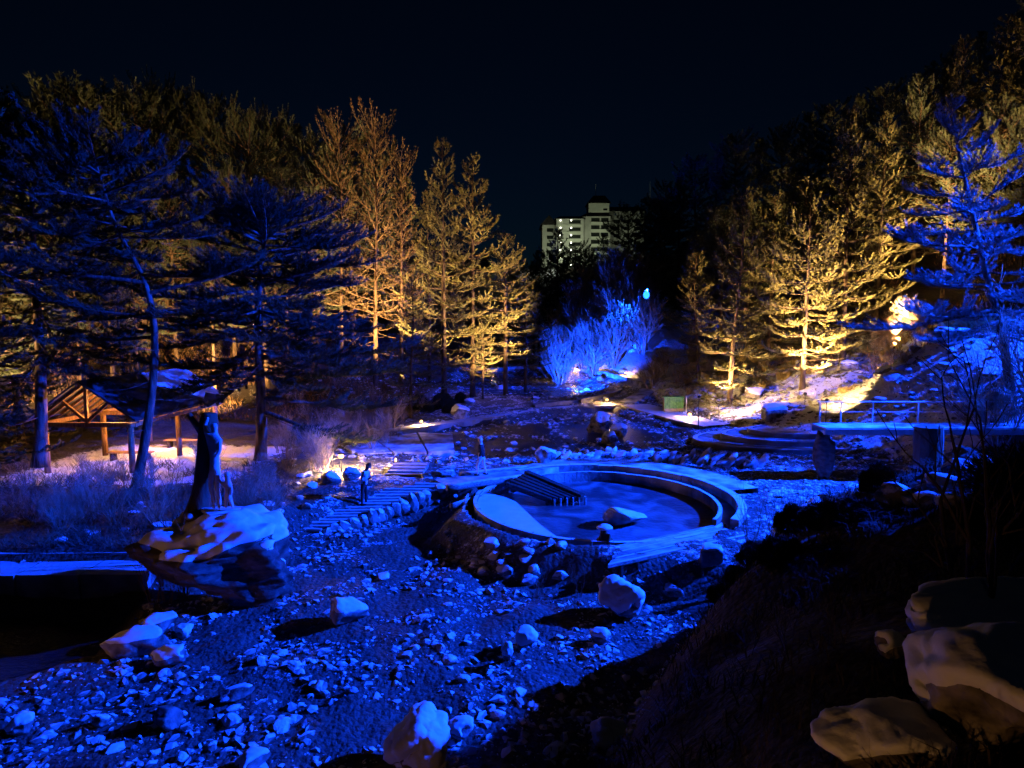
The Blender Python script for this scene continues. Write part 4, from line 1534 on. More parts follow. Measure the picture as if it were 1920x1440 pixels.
# hillside wood behind the pavilion
G = 'dim pines on the left hillside'
for px, top, Y, pr in ((520, 232, 63, PN1), (470, 222, 60, PN2), (418, 196, 62, PN1), (365, 186, 64, PN2), (318, 172, 61, PN1), (268, 182, 58, PN2), (222, 188, 60, DK2),
                       (172, 176, 56, DK2), (118, 196, 58, PN1), (62, 214, 55, DK2), (10, 190, 57, DK2), (545, 330, 56, PN2), (440, 330, 54, PN1), (330, 340, 52, PN2),
                       (210, 360, 50, PN1), (110, 380, 49, DK2), (20, 400, 48, PN2), (590, 400, 53, PN1), (500, 420, 50, PN2), (-60, 180, 52, DK2), (560, 250, 70, DK2), (660, 262, 72, DK2), (760, 330, 74, DK1), (400, 420, 47, PN1), (260, 430, 46, PN2), (150, 470, 46, PN1)):
    plant(pr, px, top, Y, ('tall pine standing in the dim wood on the left hillside' if top < 260 else 'lower pine in the dim wood between pavilion roof and hilltop'), (G if top < 260 else 'lower pines behind the pavilion'), widen=random.uniform(0.85, 1.1))
# pine at the left edge, caught by a warm lamp
plant(SP1, -62, 40, 27, 'big pine with golden lit boughs beside the pavilion', widen=1.15, rz=0.6)
plant(SP3, 30, 430, 36, 'golden low pine behind the pavilion gable', widen=1.3)
plant(SP3, 235, 520, 41, 'golden young pine behind the pavilion roof', widen=1.2)

# floodlit wood on the right-hand slope
plant(SP1, 1580, 205, 47, 'tall golden pine with a dark bare trunk on the right slope', widen=1.0, rz=1.0)
plant(SP2, 1507, 330, 45, 'golden pine with a black silhouetted trunk beside the dry grass', widen=1.0, rz=2.0)
plant(SP3, 1370, 345, 48, 'dim golden pine with a thin dark trunk near the green crate', widen=0.95, rz=0.5)
plant(SP2, 1440, 360, 54, 'golden pine with drooping layered boughs between two dark trunks', widen=1.05)
plant(SP3, 1310, 470, 56, 'brownish bushy pine above the lamp-lit path', widen=1.15)
plant(SP1, 1640, 215, 53, 'tall golden pine behind the dark-trunked one', widen=1.0)
plant(PN2, 1705, 170, 55, 'golden pine with a spreading top behind the blue pine', widen=1.1)
plant(SP2, 1545, 420, 55, 'shorter golden pine filling the gap under the tall one', widen=1.1)
plant(SP1, 1770, 75, 54, 'tall golden-topped pine high on the right hillside behind the blue pine', widen=1.0)
plant(SP2, 1845, 25, 56, 'golden-topped pine beside the tallest one on the right hillside', widen=1.0)
plant(SP1, 1912, -70, 50, 'tallest golden pine at the top of the right hillside', widen=1.05)
G = 'dark pines on the right hillside'
for px, top, Y, pr in ((1960, -60, 54, DK2), (1740, 110, 66, DK2), (1800, 60, 72, DK1), (1690, 140, 70, DK1),
                       (1640, 165, 76, DK2), (1590, 180, 74, DK1), (1545, 200, 80, DK2), (1500, 215, 78, DK1), (1455, 240, 86, DK2), (1410, 262, 84, DK1), (1372, 255, 94, DK2), (1335, 290, 90, DK1), (1300, 300, 100, DK2),
                       (1268, 330, 98, DK1), (1240, 350, 108, DK2), (1880, 20, 70, DK2), (1930, -10, 76, DK1), (1850, 200, 48, PN2), (1760, 260, 50, PN1), (1900, 240, 46, DK2), (1470, 330, 66, DK2), (1400, 380, 68, DK1), (1350, 400, 72, DK2), (1300, 420, 76, DK1), (1660, 330, 60, DK2), (1720, 300, 58, SP2)):
    plant(pr, px, top, Y, ('dark pine on the skyline of the right hillside' if Y > 64 else 'dim pine in the wood just behind the floodlit right pines'), (G if Y > 64 else 'dim pines behind the floodlit right ones'), widen=random.uniform(0.85, 1.1))
G = 'dark pines around the apartment block'
for px, top, Y, pr in ((1045, 430, 108, DK1), (1085, 480, 104, DK1), (1028, 478, 112, DK2), (1060, 482, 114, DK1), (1106, 474, 112, DK2), (1000, 500, 112, DK1), (1010, 470, 112, DK1), (1080, 462, 106, DK2), (1128, 440, 104, DK1), (1170, 395, 110, DK2), (1205, 372, 112, DK1), (1232, 380, 104, DK2), (985, 500, 118, DK2), (1150, 480, 98, DK2), (1195, 440, 96, SP2), (1240, 440, 92, SP3), (1225, 470, 88, DK1), (960, 505, 124, DK1)):
    plant(pr, px, top, Y, 'dark pine standing below the lit apartment block', G, widen=1.15)

# ---- near pines built to their own trunks
NEAR_T = (18, 0.22, 0.030, 0.65, 0.4)


def own_pine(pl, Y, label, needle, bark, **kw):
    pts = [at(px, py, Y) for px, py in pl]
    g = pts[0].copy()
    path = [p - g for p in pts]
    path[0] = path[0] - np.array([0, 0, 0.3])
    return tree_thing('pine_tree', g, conifer(path=path, height=path[-1][2], **kw), label, 'pine tree', None, bark, needle)


own_pine([(487, 868), (492, 800), (487, 700), (482, 600), (488, 500), (500, 420), (505, 375)], 32,
         'blue-lit pine with a thick leaning trunk and wide dark crown behind the steps', 'needle_near', 'bark_near', seed=21, base=0.36, spread=6.2, prof='round', elev=(-22, 25), upturn=14, gap=0.46, nper=4, tr=0.32, jit=0.6, tuft=NEAR_T, tstep=0.11, twigs=1.5, dead=8, skip=0.12,
         limbs=((0.22, -18, -12, 6.0, True), (0.27, 8, -4, 6.6, True), (0.36, -10, 4, 7.6, True), (0.42, 12, 6, 8.0, True), (0.38, 200, 6, 5.5, True)))
own_pine([(252, 918), (270, 840), (288, 720), (292, 600), (272, 520), (240, 465), (212, 425), (195, 350), (166, 262)], 26.5,
         'crooked red-barked pine with a bare forked trunk beside the pavilion', 'needle_near', 'bark_near', seed=22, base=0.72, spread=4.2, prof='round', elev=(-5, 40), upturn=22, gap=0.5, nper=4, tr=0.21, jit=0.6, tuft=NEAR_T, tstep=0.11, twigs=1.5, dead=9, skip=0.2,
         limbs=((0.57, 8, 18, 4.6, True), (0.62, 20, 4, 3.8, True), (0.5, 185, 12, 5.0, True), (0.45, 170, 0, 4.2, True), (0.52, 60, 4, 5.0, True), (0.6, 200, 10, 5.5, True), (0.66, 150, 14, 4.5, True)))
own_pine([(74, 862), (78, 780), (76, 660), (66, 520), (60, 400), (58, 300)], 28,
         'straight dark pine in front of the pavilion gable', 'needle_near', 'bark_near', seed=23, base=0.38, spread=5.6, prof='round', elev=(-20, 25), upturn=14, gap=0.55, nper=4, tr=0.27, jit=0.6, tuft=NEAR_T, tstep=0.12, twigs=1.4, dead=8, skip=0.15)
g_ = ground(1896, 30.5)
own_pine([(1896, 615 + (CAMZ - g_[2]) / 30.5 * FPX), (1880, 620), (1850, 520), (1830, 430), (1808, 330), (1790, 250), (1782, 195)], 30.5,
         'bright blue floodlit pine leaning on the right slope', 'needle_frost', 'bark_near', seed=24, base=0.24, spread=4.8, prof='cone', elev=(-10, 35), upturn=20, gap=0.75, nper=4, tr=0.2, jit=0.6, tuft=NEAR_T, tstep=0.11, twigs=1.5, dead=5, skip=0.3,
         limbs=((0.28, 188, 2, 6.0, True), (0.3, 172, -8, 6.6, True), (0.26, 200, -10, 5.5, True), (0.52, 185, 6, 4.2, True)))
for pr in (SP1, SP2, SP3, SP4, PN1, PN2, LR1, DK1, DK2):
    delete_tree(pr[0])

# ================================================================== leafless shrubs
def shrub_proto(gen, bark='twig', twig='twig', name='bare_shrub'):
    return bare_thing(name, gen, 'x', 'shrub', None, bark, twig)


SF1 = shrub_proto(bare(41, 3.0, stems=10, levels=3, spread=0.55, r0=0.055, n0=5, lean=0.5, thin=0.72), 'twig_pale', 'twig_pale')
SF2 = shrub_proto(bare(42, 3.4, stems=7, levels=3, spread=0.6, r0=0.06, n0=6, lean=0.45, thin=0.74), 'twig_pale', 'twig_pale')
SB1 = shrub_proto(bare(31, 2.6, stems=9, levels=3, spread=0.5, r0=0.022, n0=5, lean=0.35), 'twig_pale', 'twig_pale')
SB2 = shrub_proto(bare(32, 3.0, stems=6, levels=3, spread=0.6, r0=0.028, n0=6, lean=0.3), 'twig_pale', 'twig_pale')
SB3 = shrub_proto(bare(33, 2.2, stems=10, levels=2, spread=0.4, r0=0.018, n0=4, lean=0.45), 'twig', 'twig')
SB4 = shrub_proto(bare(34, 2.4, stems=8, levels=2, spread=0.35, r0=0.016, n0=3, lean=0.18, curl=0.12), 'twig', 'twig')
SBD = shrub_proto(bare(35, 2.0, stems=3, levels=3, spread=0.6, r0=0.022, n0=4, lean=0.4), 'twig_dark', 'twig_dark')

def shrub(pr, p, s, label, group=None, rz=None):
    return dup(pr, np.asarray(p, float) - [0, 0, 0.03], random.uniform(0, 6.28) if rz is None else rz, s, label, group)


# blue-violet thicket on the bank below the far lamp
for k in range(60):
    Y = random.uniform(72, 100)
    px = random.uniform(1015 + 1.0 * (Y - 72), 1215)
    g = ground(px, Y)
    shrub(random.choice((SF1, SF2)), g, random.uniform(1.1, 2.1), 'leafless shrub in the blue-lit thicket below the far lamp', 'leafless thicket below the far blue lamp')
for k in range(12):
    px = random.uniform(1215, 1330)
    g = ground(px, random.uniform(54, 66))
    shrub(random.choice((SF1, SB3)), g, random.uniform(0.8, 1.2), 'leafless brown shrub above the lamp-lit path', 'brown shrubs above the lamp-lit path')
for k in range(34):
    px = random.uniform(1290, 1720)
    g = hit(px, random.uniform(612, 668))
    shrub(random.choice((SB1, SB2, SB4)), g, random.uniform(0.6, 1.1), 'leafless undergrowth shrub among the floodlit right trunks', 'undergrowth among the right trunks')
for k in range(22):
    px = random.uniform(480, 800)
    g = ground(px, random.uniform(44, 54))
    shrub(random.choice((SB1, SB3)), g, random.uniform(0.5, 0.9), 'tangled leafless shrub at the foot of the left wood', 'tangled shrubs at the foot of the left wood')
# shrubs round the blue pine and the steps
for k in range(30):
    px, py = random.uniform(520, 760), random.uniform(790, 900)
    if 620 < px < 760 and py > 850:
        continue
    p = onz(px, py, 0.0)
    p[2] = hs(p[0], p[1])
    shrub(random.choice((SB1, SB2, SB4)), p, random.uniform(0.6, 1.1), 'blue-lit leafless shrub beside the log steps', 'blue-lit shrubs beside the log steps')
for k in range(48):
    px = random.uniform(0, 500)
    p = ground(px, random.uniform(20, 29))
    shrub(random.choice((SB1, SB2, SB4)), p, random.uniform(0.45, 0.85), 'blue-lit leafless shrub on the brushy bank above the channel', 'blue-lit shrubs above the channel')
for px, Y, s, lab in ((322, 17.5, 1.5, 'dark upright many-stemmed shrub in front of the pavilion'), (350, 18.5, 1.7, 'tall dark shrub with crossing stems left of the sculpture'), (290, 16.8, 1.0, 'low dark shrub left of the huge boulder'), (262, 16.5, 0.9, 'thin dark shrub above the channel mouth')):
    shrub(SB4, ground(px, Y), s, lab)
# twigs rising right of the pool
for k, (px, Y, s) in enumerate(((1440, 17.2, 1.0), (1475, 17.8, 1.15), (1510, 17.5, 1.2), (1540, 18.5, 1.1), (1590, 18.0, 1.1), (1420, 19.0, 0.9), (1640, 17.5, 1.0))):
    shrub(SB4, ground(px, Y), s, 'thin twiggy shrub on the bank right of the pool', 'twiggy shrubs right of the pool')
for px, Y, s, lab in ((1010, 17.6, 0.5, 'low twiggy shrub left of the snow-topped post'), (1090, 17.3, 0.55, 'low twiggy shrub right in front of the pool rim')):
    shrub(SB4, ground(px, Y), s, lab)
# the blue floodlit shrub by the right edge
BB = shrub_proto(bare(36, 3.4, stems=12, levels=3, spread=0.55, r0=0.026, n0=7, lean=0.5), 'twig_pale', 'twig_pale')
shrub(BB, ground(1885, 28.5), 1.75, 'dense blue floodlit leafless shrub below the leaning blue pine', None, 0.4)
shrub(BB, ground(1950, 29.5), 1.9, 'dense blue floodlit leafless shrub right of the leaning blue pine', None, 1.4)
delete_tree(BB)
# black twigs close to the camera
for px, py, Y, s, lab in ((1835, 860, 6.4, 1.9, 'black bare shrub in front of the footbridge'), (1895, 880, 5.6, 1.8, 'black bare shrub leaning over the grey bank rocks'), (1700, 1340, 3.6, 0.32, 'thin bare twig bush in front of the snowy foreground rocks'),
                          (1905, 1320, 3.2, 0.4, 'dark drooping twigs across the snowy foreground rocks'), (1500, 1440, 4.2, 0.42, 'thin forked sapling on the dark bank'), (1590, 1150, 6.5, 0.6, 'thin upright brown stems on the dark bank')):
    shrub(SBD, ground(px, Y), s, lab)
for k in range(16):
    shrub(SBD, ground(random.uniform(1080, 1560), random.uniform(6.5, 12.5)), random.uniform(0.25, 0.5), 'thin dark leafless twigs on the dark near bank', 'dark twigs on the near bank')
for o in (SF1, SF2, SB1, SB2, SB3, SB4, SBD):
    delete_tree(o)

# ================================================================== grass, brush, litter
r_ = np.random.default_rng(5)


def stuff(name, mb, m, label):
    o = mb.build(name, m)
    return tag(o, label, None, None, 'stuff')


def scatter(n, x0, x1, y0, y1, cond=None):
    x_ = r_.uniform(x0, x1, n)
    y_ = r_.uniform(y0, y1, n)
    if cond is not None:
        k = cond(x_, y_)
        x_, y_ = x_[k], y_[k]
    return np.stack([x_, y_, HT(x_, y_) - 0.02], 1)


P = scatter(22000, -27, -8.5, 18.8, 31, lambda a, b: (pdist(LOW, a, b) < -0.3) & (a < -8.2 - 0.2 * (b - 20)) & (vn(a, b, 1.3, 21) + vn(a, b, 0.5, 25) > 0.02))
V, q4, q3 = grass_mesh(r_, P, 0.55, 0.02, 0.9, 1.2)
stuff('brush', MB().add(V, q4, q3), M['brush'], 'tangled dead brush on the bank above the channel')
P = scatter(9000, -13, 9, 8, 27.5, lambda a, b: (pdist(LOW, a, b) > 0.2) & (sdist(FOOT_B, a, b) < 0.5) & (pdist(CHAN, a, b) < -0.3) & (np.hypot(a - cx, b - cy) > 5.8) & (vn(a, b, 1.1, 27) + 0.5 * vn(a, b, 0.4, 28) > 0.16))
V, q4, q3 = grass_mesh(r_, P, 0.16, 0.016, 0.9, 1.3)
stuff('weeds', MB().add(V, q4, q3), M['brush'], 'withered weeds between the rubble stones')
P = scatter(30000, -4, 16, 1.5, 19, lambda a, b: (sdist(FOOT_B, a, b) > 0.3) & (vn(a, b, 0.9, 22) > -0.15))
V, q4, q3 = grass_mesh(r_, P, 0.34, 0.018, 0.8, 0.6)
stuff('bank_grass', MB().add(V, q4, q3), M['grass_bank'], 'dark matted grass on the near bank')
P = scatter(34000, -40, 2, 44, 75, lambda a, b: (-sdist(FOOT_L, a, b) > 0.5) & (vn(a, b, 2.5, 23) > -0.1))
V, q4, q3 = grass_mesh(r_, P, 0.6, 0.05, 0.8, 0.7)
stuff('undergrowth', MB().add(V, q4, q3), M['grass_brown'], 'brown undergrowth under the left wood')
P = scatter(40000, 14, 60, 30, 70, lambda a, b: (sdist(FOOT_R, a, b) > 10) & (vn(a, b, 2.2, 24) > 0.0))
V, q4, q3 = grass_mesh(r_, P, 0.7, 0.045, 0.7, 0.5)
stuff('slope_grass', MB().add(V, q4, q3), M['grass_brown'], 'brown dead grass under the right wood')

# dry grass clumps on the right slope: single plants
def clump(seed, n, L, w, rad):
    r2 = np.random.default_rng(seed)
    a = r2.uniform(0, 6.28, n)
    d = rad * np.sqrt(r2.random(n))
    P = np.stack([np.cos(a) * d, np.sin(a) * d, np.full(n, -0.03)], 1)
    V, q4, q3 = grass_mesh(r2, P, L, w, 0.6, 0.55)
    o = MB().add(V, q4, q3).build('grass_clump', M['grass_dry'])
    return tag(o, 'x', 'grass')


C1, C2 = clump(51, 260, 0.75, 0.03, 0.35), clump(52, 200, 1.25, 0.028, 0.28)
for k in range(46):
    px, py = random.gauss(1470, 75), random.gauss(688, 22)
    if py < 630 or py > 745:
        continue
    dup(C1, hit(px, py), random.uniform(0, 6), random.uniform(0.7, 1.4), 'pale dry grass tussock in the bright patch of the slope', 'dry tussocks in the floodlit patch')
for k in range(20):
    dup(C2, hit(random.uniform(1290, 1400), random.uniform(660, 745)), random.uniform(0, 6), random.uniform(0.5, 1.1), 'loose dry grass tuft on the slope above the green crate', 'dry tufts above the green crate')
for k in range(34):
    px = random.uniform(1640, 1880)
    dup(C2, hit(px, random.uniform(598, 632)), random.uniform(0, 6), random.uniform(0.7, 1.2), 'tall brown grass standing along the top of the rocky slope', 'tall grass along the slope top')
for k in range(8):
    dup(C2, hit(random.uniform(1650, 1730), random.uniform(640, 680)), random.uniform(0, 6), random.uniform(0.5, 0.8), 'tall dry grass between rocks beside the blue-lit slope', 'dry grass between the slope rocks')
dup(C2, hit(1325, 706), 0.4, 1.7, 'tall fan of pale yellow grass by the slope lamp')
for o in (C1, C2):
    delete_tree(o)

# dark evergreen cushions on the near bank
def cushion(seed, rad, hgt, n=5200):
    r2 = np.random.default_rng(seed)
    d = r2.normal(size=(n, 3))
    d /= np.linalg.norm(d, axis=1, keepdims=True)
    d[:, 2] = np.abs(d[:, 2])
    k = 0.75 + 0.5 * vn(d[:, 0] * 2 + seed, d[:, 1] * 2 + d[:, 2], 0.5, 9)
    P = d * k[:, None] * [rad, rad, hgt] * r2.uniform(0.75, 1.0, (n, 1))
    V, F = blades(P, d, 3, 0.12, 0.02, 0.7, 0.2, r2)
    root = thing('evergreen_shrub', (0, 0, 0), 'x', 'shrub')
    MB().add(V, F).build('foliage', M['shrub_dark'], root)
    mb = MB()
    for q in range(14):
        e = d[q * 13] * [rad, rad, hgt] * 0.7
        mb.tube([(0, 0, -0.1), e * 0.5 + [0, 0, 0.05], e], [0.02, 0.014, 0.006], 4)
    mb.build('stem', M['twig_dark'], root)
    return root


E1, E2 = cushion(61, 0.75, 0.8), cushion(62, 0.6, 0.95)
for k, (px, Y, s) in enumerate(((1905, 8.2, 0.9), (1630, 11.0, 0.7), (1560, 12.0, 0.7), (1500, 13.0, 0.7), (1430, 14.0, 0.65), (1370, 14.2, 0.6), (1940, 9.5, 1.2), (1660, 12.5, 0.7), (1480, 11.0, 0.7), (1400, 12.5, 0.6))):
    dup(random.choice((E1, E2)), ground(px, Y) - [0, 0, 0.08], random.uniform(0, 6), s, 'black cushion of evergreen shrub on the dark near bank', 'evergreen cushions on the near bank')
for k in range(10):
    p = ground(random.uniform(765, 865), random.uniform(50, 57))
    dup(E2, p, random.uniform(0, 6), random.uniform(0.9, 1.5), 'dark rounded shrub on the pond bank under the yellow pine', 'dark shrubs on the pond bank')
for o in (E1, E2):
    delete_tree(o)

# ================================================================== stones
# loose rubble that nobody could count
def rubble(n, x0, x1, y0, y1, smin, smax, cond, sub=0, zmin=None):
    P = scatter(n, x0, x1, y0, y1, cond)
    if zmin is not None:
        P[:, 2] = np.maximum(P[:, 2], zmin)
    mb = MB()
    shapes = [rock_shape(300 + i, sub, 4, 0.7)[:2] for i in range(12)]
    pick = r_.integers(0, 12, len(P))
    for i in range(12):
        Q = P[pick == i]
        if not len(Q):
            continue
        V, F = shapes[i]
        s = (smin + (smax - smin) * r_.random(len(Q)) ** 4)[:, None, None]
        a = r_.uniform(0, 6.28, len(Q))
        ca, sa = np.cos(a), np.sin(a)
        W = V[None] * np.array([1.0, 0.7, 0.55]) * s * r_.uniform(0.65, 1.35, (len(Q), 1, 3))
        X = W[..., 0] * ca[:, None] - W[..., 1] * sa[:, None]
        Y_ = W[..., 0] * sa[:, None] + W[..., 1] * ca[:, None]
        W = np.stack([X, Y_, W[..., 2]], -1) + Q[:, None, :] + np.array([0, 0, 0.02])
        k = np.arange(len(Q))[:, None, None] * len(V)
        mb.add(W.reshape(-1, 3), (F[None] + k).reshape(-1, 3))
    return mb


bed = lambda a, b: (sdist(FOOT_B, a, b) < 0.6) & (pdist(CHAN, a, b) < -0.2) & (np.hypot(a - cx, b - cy) > 5.8) & (pdist(LOW, a, b) > 0.1) & (vn(a, b, 1.4, 31) + 0.6 * vn(a, b, 0.5, 32) > -0.12)
stuff('rubble', rubble(21000, -13, 9, 8, 27.5, 0.02, 0.16, bed, 0), M['pebble'], 'loose rubble covering the blue-lit bed')
gul = lambda a, b: (sdist(FOOT_R, a, b) < 1) & (sdist(FOOT_B, a, b) < 0.3) & (np.hypot(a - cx, b - cy) > 6.8)
stuff('rubble', rubble(9000, 9, 30, 19, 38, 0.03, 0.14, gul, 0), M['pebble'], 'loose stones in the gully under the footbridge')
slo = lambda a, b: (sdist(FOOT_R, a, b) > -1) & (sdist(FOOT_R, a, b) < 14)
stuff('rubble', rubble(11000, 12, 42, 26, 62, 0.05, 0.34, slo, 0), M['pebble'], 'loose stones on the rocky right slope')
pon = lambda a, b: ((np.abs(pdist(POND, a, b)) < 2.2) | (vn(a, b, 2.0, 41) > 0.12)) & (b > 31) & (pdist(POND, a, b) > -2.2)
stuff('rubble', rubble(9000, -16, 16, 29, 52, 0.04, 0.3, pon, 0, -0.34), M['pebble'], 'loose stones round the pond')
farr = lambda a, b: (pdist(FARW, a, b) > -2)
stuff('rubble', rubble(5000, -10, 16, 56, 108, 0.06, 0.34, farr, 0, 0.2), M['pebble'], 'loose stones in the upper stream')
lef = lambda a, b: (sdist(FOOT_L, a, b) < -0.3) & (sdist(FOOT_L, a, b) > -8)
stuff('rubble', rubble(2500, -16, -2, 46, 70, 0.06, 0.3, lef, 0), M['pebble'], 'loose stones at the foot of the left wood')

STONES = []
for i in range(10):
    V, F, D = rock_shape(400 + i, 2, 10, 0.28)
    V = V.copy()
    V[:, 2] = np.maximum(V[:, 2], -0.45)
    o = MB().add(V * [0.5, 0.4, 0.33], F).build('rock', M['rock_snowy'])
    STONES.append(tag(o, 'x', 'rock'))


def stones(n, pxr, pyr, s0, s1, label, group, ok=None, zfun=None):
    c = 0
    tries = 0
    while c < n and tries < n * 8:
        tries += 1
        p = hit(random.uniform(*pxr), random.uniform(*pyr))
        if ok is not None and not ok(p[0], p[1]):
            continue
        if zfun is not None:
            p[2] = max(p[2], zfun)
        s = s0 + (s1 - s0) * random.random() ** 2.2
        o = dup(random.choice(STONES), p + [0, 0, 0.06 * s], random.uniform(0, 6.28), (s * random.uniform(0.8, 1.2), s, s * random.uniform(0.7, 1.1)), label, group)
        c += 1


one = lambda f: (lambda a, b: bool(f(np.array([a]), np.array([b]))[0]))
stones(92, (180, 1050), (1020, 1440), 0.14, 0.5, 'broken stone lying in the blue-lit rubble bed', 'stones in the rubble bed', one(bed))
stones(18, (850, 1060), (1015, 1090), 0.4, 0.95, 'rough stone piled under the front rim of the pool', 'stones under the pool rim', one(lambda a, b: (np.hypot(a - cx, b - cy) > 5.3) & (np.hypot(a - cx, b - cy) < 7)))
stones(62, (1330, 1900), (620, 770), 0.5, 1.7, 'pale stone embedded in the rocky right slope', 'stones in the right slope')
stones(26, (1440, 1800), (800, 950), 0.3, 0.9, 'snow-dusted stone in the gully under the footbridge', 'stones in the gully')
stones(22, (880, 1230), (690, 760), 0.6, 1.6, 'snow-dusted stone in the upper stream', 'stones in the upper stream', one(lambda a, b: b > 52), 0.24)
stones(32, (700, 1290), (780, 870), 0.25, 0.9, 'stone breaking the dark pond water', 'stones in the pond', one(lambda a, b: (b > 30.5) & (pdist(POND, a, b) > -1)), -0.33)
stones(10, (560, 760), (690, 740), 0.5, 1.3, 'pale stone at the foot of the left wood', 'stones below the left wood')
stones(12, (540, 640), (850, 960), 0.3, 0.8, 'stone on the bank left of the log steps', 'stones left of the log steps', one(lambda a, b: a < -7.4))
stones(18, (0, 560), (890, 1055), 0.25, 0.75, 'stone half hidden in the brush above the channel', 'stones in the brush above the channel', one(lambda a, b: a < -8.6))
for o in STONES:
    delete_tree(o)

# singled-out boulders
def bould(px, py, size, seed, label, cap=0.08, sub=3, rz=0.0, z=None, mname='rock', cover=0.45, side=None):
    p = hit(px, py) if z is None else onz(px, py, z)
    return boulder('boulder', p - np.array([0, 0, 0.06 * size[2]]), size, seed, label, cap=cap, sub=sub, rz=rz, mname=mname, cover=cover, side=side)


bould(650, 1168, (1.05, 0.8, 0.75), 501, 'pale rounded boulder alone in the rubble bed', 0.04, mname='rock_snowy')
bould(1165, 1152, (1.15, 0.9, 0.95), 502, 'large snow-capped boulder on the bank edge below the pool', 0.2, 4, 0.4, cover=-0.1)
bould(1124, 1206, (0.45, 0.32, 0.32), 503, 'small snow lump below the large snow-capped boulder', 0.1, 3, cover=0.0)
bould(986, 1212, (0.48, 0.42, 0.42), 504, 'round snow-capped boulder at the foot of the dark bank', 0.12, 3, cover=-0.3)
bould(950, 1238, (0.25, 0.25, 0.42), 505, 'narrow pointed snow lump beside the round snow-capped boulder', 0.07, 3, cover=-0.1)
bould(790, 1428, (1.1, 0.9, 0.80), 506, 'big round snow-covered boulder at the bottom of the rubble bed', 0.2, 4, 0.7, cover=-0.25)
bould(1140, 1392, (0.62, 0.5, 0.40), 507, 'snow-covered boulder alone on the dark bank', 0.14, 4, 0.2, cover=-0.25)
bould(868, 1378, (0.5, 0.42, 0.3), 508, 'low snowy stone touching the big round boulder', 0.08, 3, cover=0.2)
bould(1168, 985, (1.7, 1.1, 0.75), 509, 'flat boulder standing in the frozen pool', 0.05, 3, 0.2, z=-0.45, mname='rock_snowy')
bould(1128, 812, (1.9, 1.5, 1.55), 510, 'tall rounded boulder in the pond with a snowy head', 0.1, 3, z=-0.35, cover=0.6)
bould(1160, 820, (1.2, 1.0, 0.95), 511, 'snowy boulder right of the tall pond boulder', 0.1, 3, z=-0.35)
bould(1142, 835, (1.05, 0.9, 0.95), 512, 'round blue boulder in front of the tall pond boulder', 0.05, 3, z=-0.35)
bould(1020, 872, (1.15, 0.9, 1.0), 513, 'upright boulder behind the timber ramp', 0.08, 3, z=0.0)
bould(862, 786, (1.5, 1.1, 1.15), 514, 'pale holed boulder on the pond path', 0.1, 3, z=0.1, cover=0.5)
bould(660, 905, (0.9, 0.6, 0.75), 515, 'leaning stone below the bright lamp beside the steps', 0.04, 3, z=-0.1, mname='rock_snowy')
bould(622, 910, (0.95, 0.7, 0.7), 516, 'rounded stone left of the bright lamp', 0.04, 3, z=-0.1, mname='rock_snowy')
bould(1445, 790, (1.7, 1.4, 1.15), 517, 'blue snow-capped boulder above the curved terraces', 0.15, 3, 0.5)
bould(1415, 748, (1.9, 1.2, 0.9), 518, 'dark boulder at the edge of the lit slope', 0.1, 3, 0.1)
boulder('boulder', (14.6, 28.3, hs(14.6, 28.3) - 0.2), (0.9, 1.2, 2.42 - hs(14.6, 28.3)), 548, 'slim dark rock carrying the end of the footbridge', cap=0.0, sub=3, mname='rock_dark')
boulder('boulder', ground(1565, 21.3) - [0, 0, 0.1], (2.0, 1.5, 1.0), 519, 'wide snowy boulder in the gully beside the wooden post', cap=0.14, sub=3, cover=0.3)
boulder('boulder', ground(1490, 19.6) - [0, 0, 0.06], (1.1, 0.9, 0.6), 520, 'snow-rimmed boulder on the dark bank edge', cap=0.08, sub=3)
bould(1330, 1060, (0.8, 0.55, 0.7), 521, 'striped rock slab leaning beside the plank deck', 0.03, 3, mname='rock_snowy')
bould(1262, 1118, (0.6, 0.45, 0.35), 522, 'small half-lit rock on the dark bank below the deck', 0.06, 3)
bould(1660, 630, (2.2, 1.6, 1.1), 523, 'long pale snow-topped rock on the slope crest', 0.08, 3, cover=0.6)
bould(1780, 648, (2.3, 1.6, 1.1), 524, 'broad layered rock near the blue pine', 0.07, 3, cover=0.6)
bould(1590, 695, (1.7, 1.3, 0.8), 525, 'flat snowy rock in the middle of the slope', 0.08, 3, cover=0.6)
bould(255, 1225, (1.5, 1.0, 0.75), 526, 'brown stones heaped at the channel edge under the huge boulder', 0.03, 3, 0.4)
bould(300, 1185, (0.9, 0.6, 0.5), 527, 'pale flat stone wedged under the huge boulder', 0.04, 3, 0.9)
bould(345, 1195, (0.42, 0.36, 0.3), 528, 'bright small snow-topped stone in front of the huge boulder', 0.08, 3, cover=0.1)
bould(320, 1245, (0.9, 0.5, 0.45), 529, 'curved stone half buried in the left rubble', 0.03, 3)
bould(310, 1365, (0.55, 0.5, 0.5), 530, 'square dark-blue rock in the left foreground rubble', 0.0, 3)
bould(440, 1310, (0.7, 0.4, 0.3), 531, 'long flat stone casting a deep shadow in the rubble', 0.02, 3, 0.5)
bould(40, 1372, (0.45, 0.4, 0.35), 532, 'lone snow-tipped stone by the black channel', 0.06, 3, cover=0.2)
bould(190, 1360, (0.35, 0.3, 0.25), 533, 'small round stone by the channel edge', 0.04, 3)
bould(470, 1440, (0.6, 0.45, 0.3), 534, 'smooth flat stone at the near edge of the rubble', 0.05, 3)
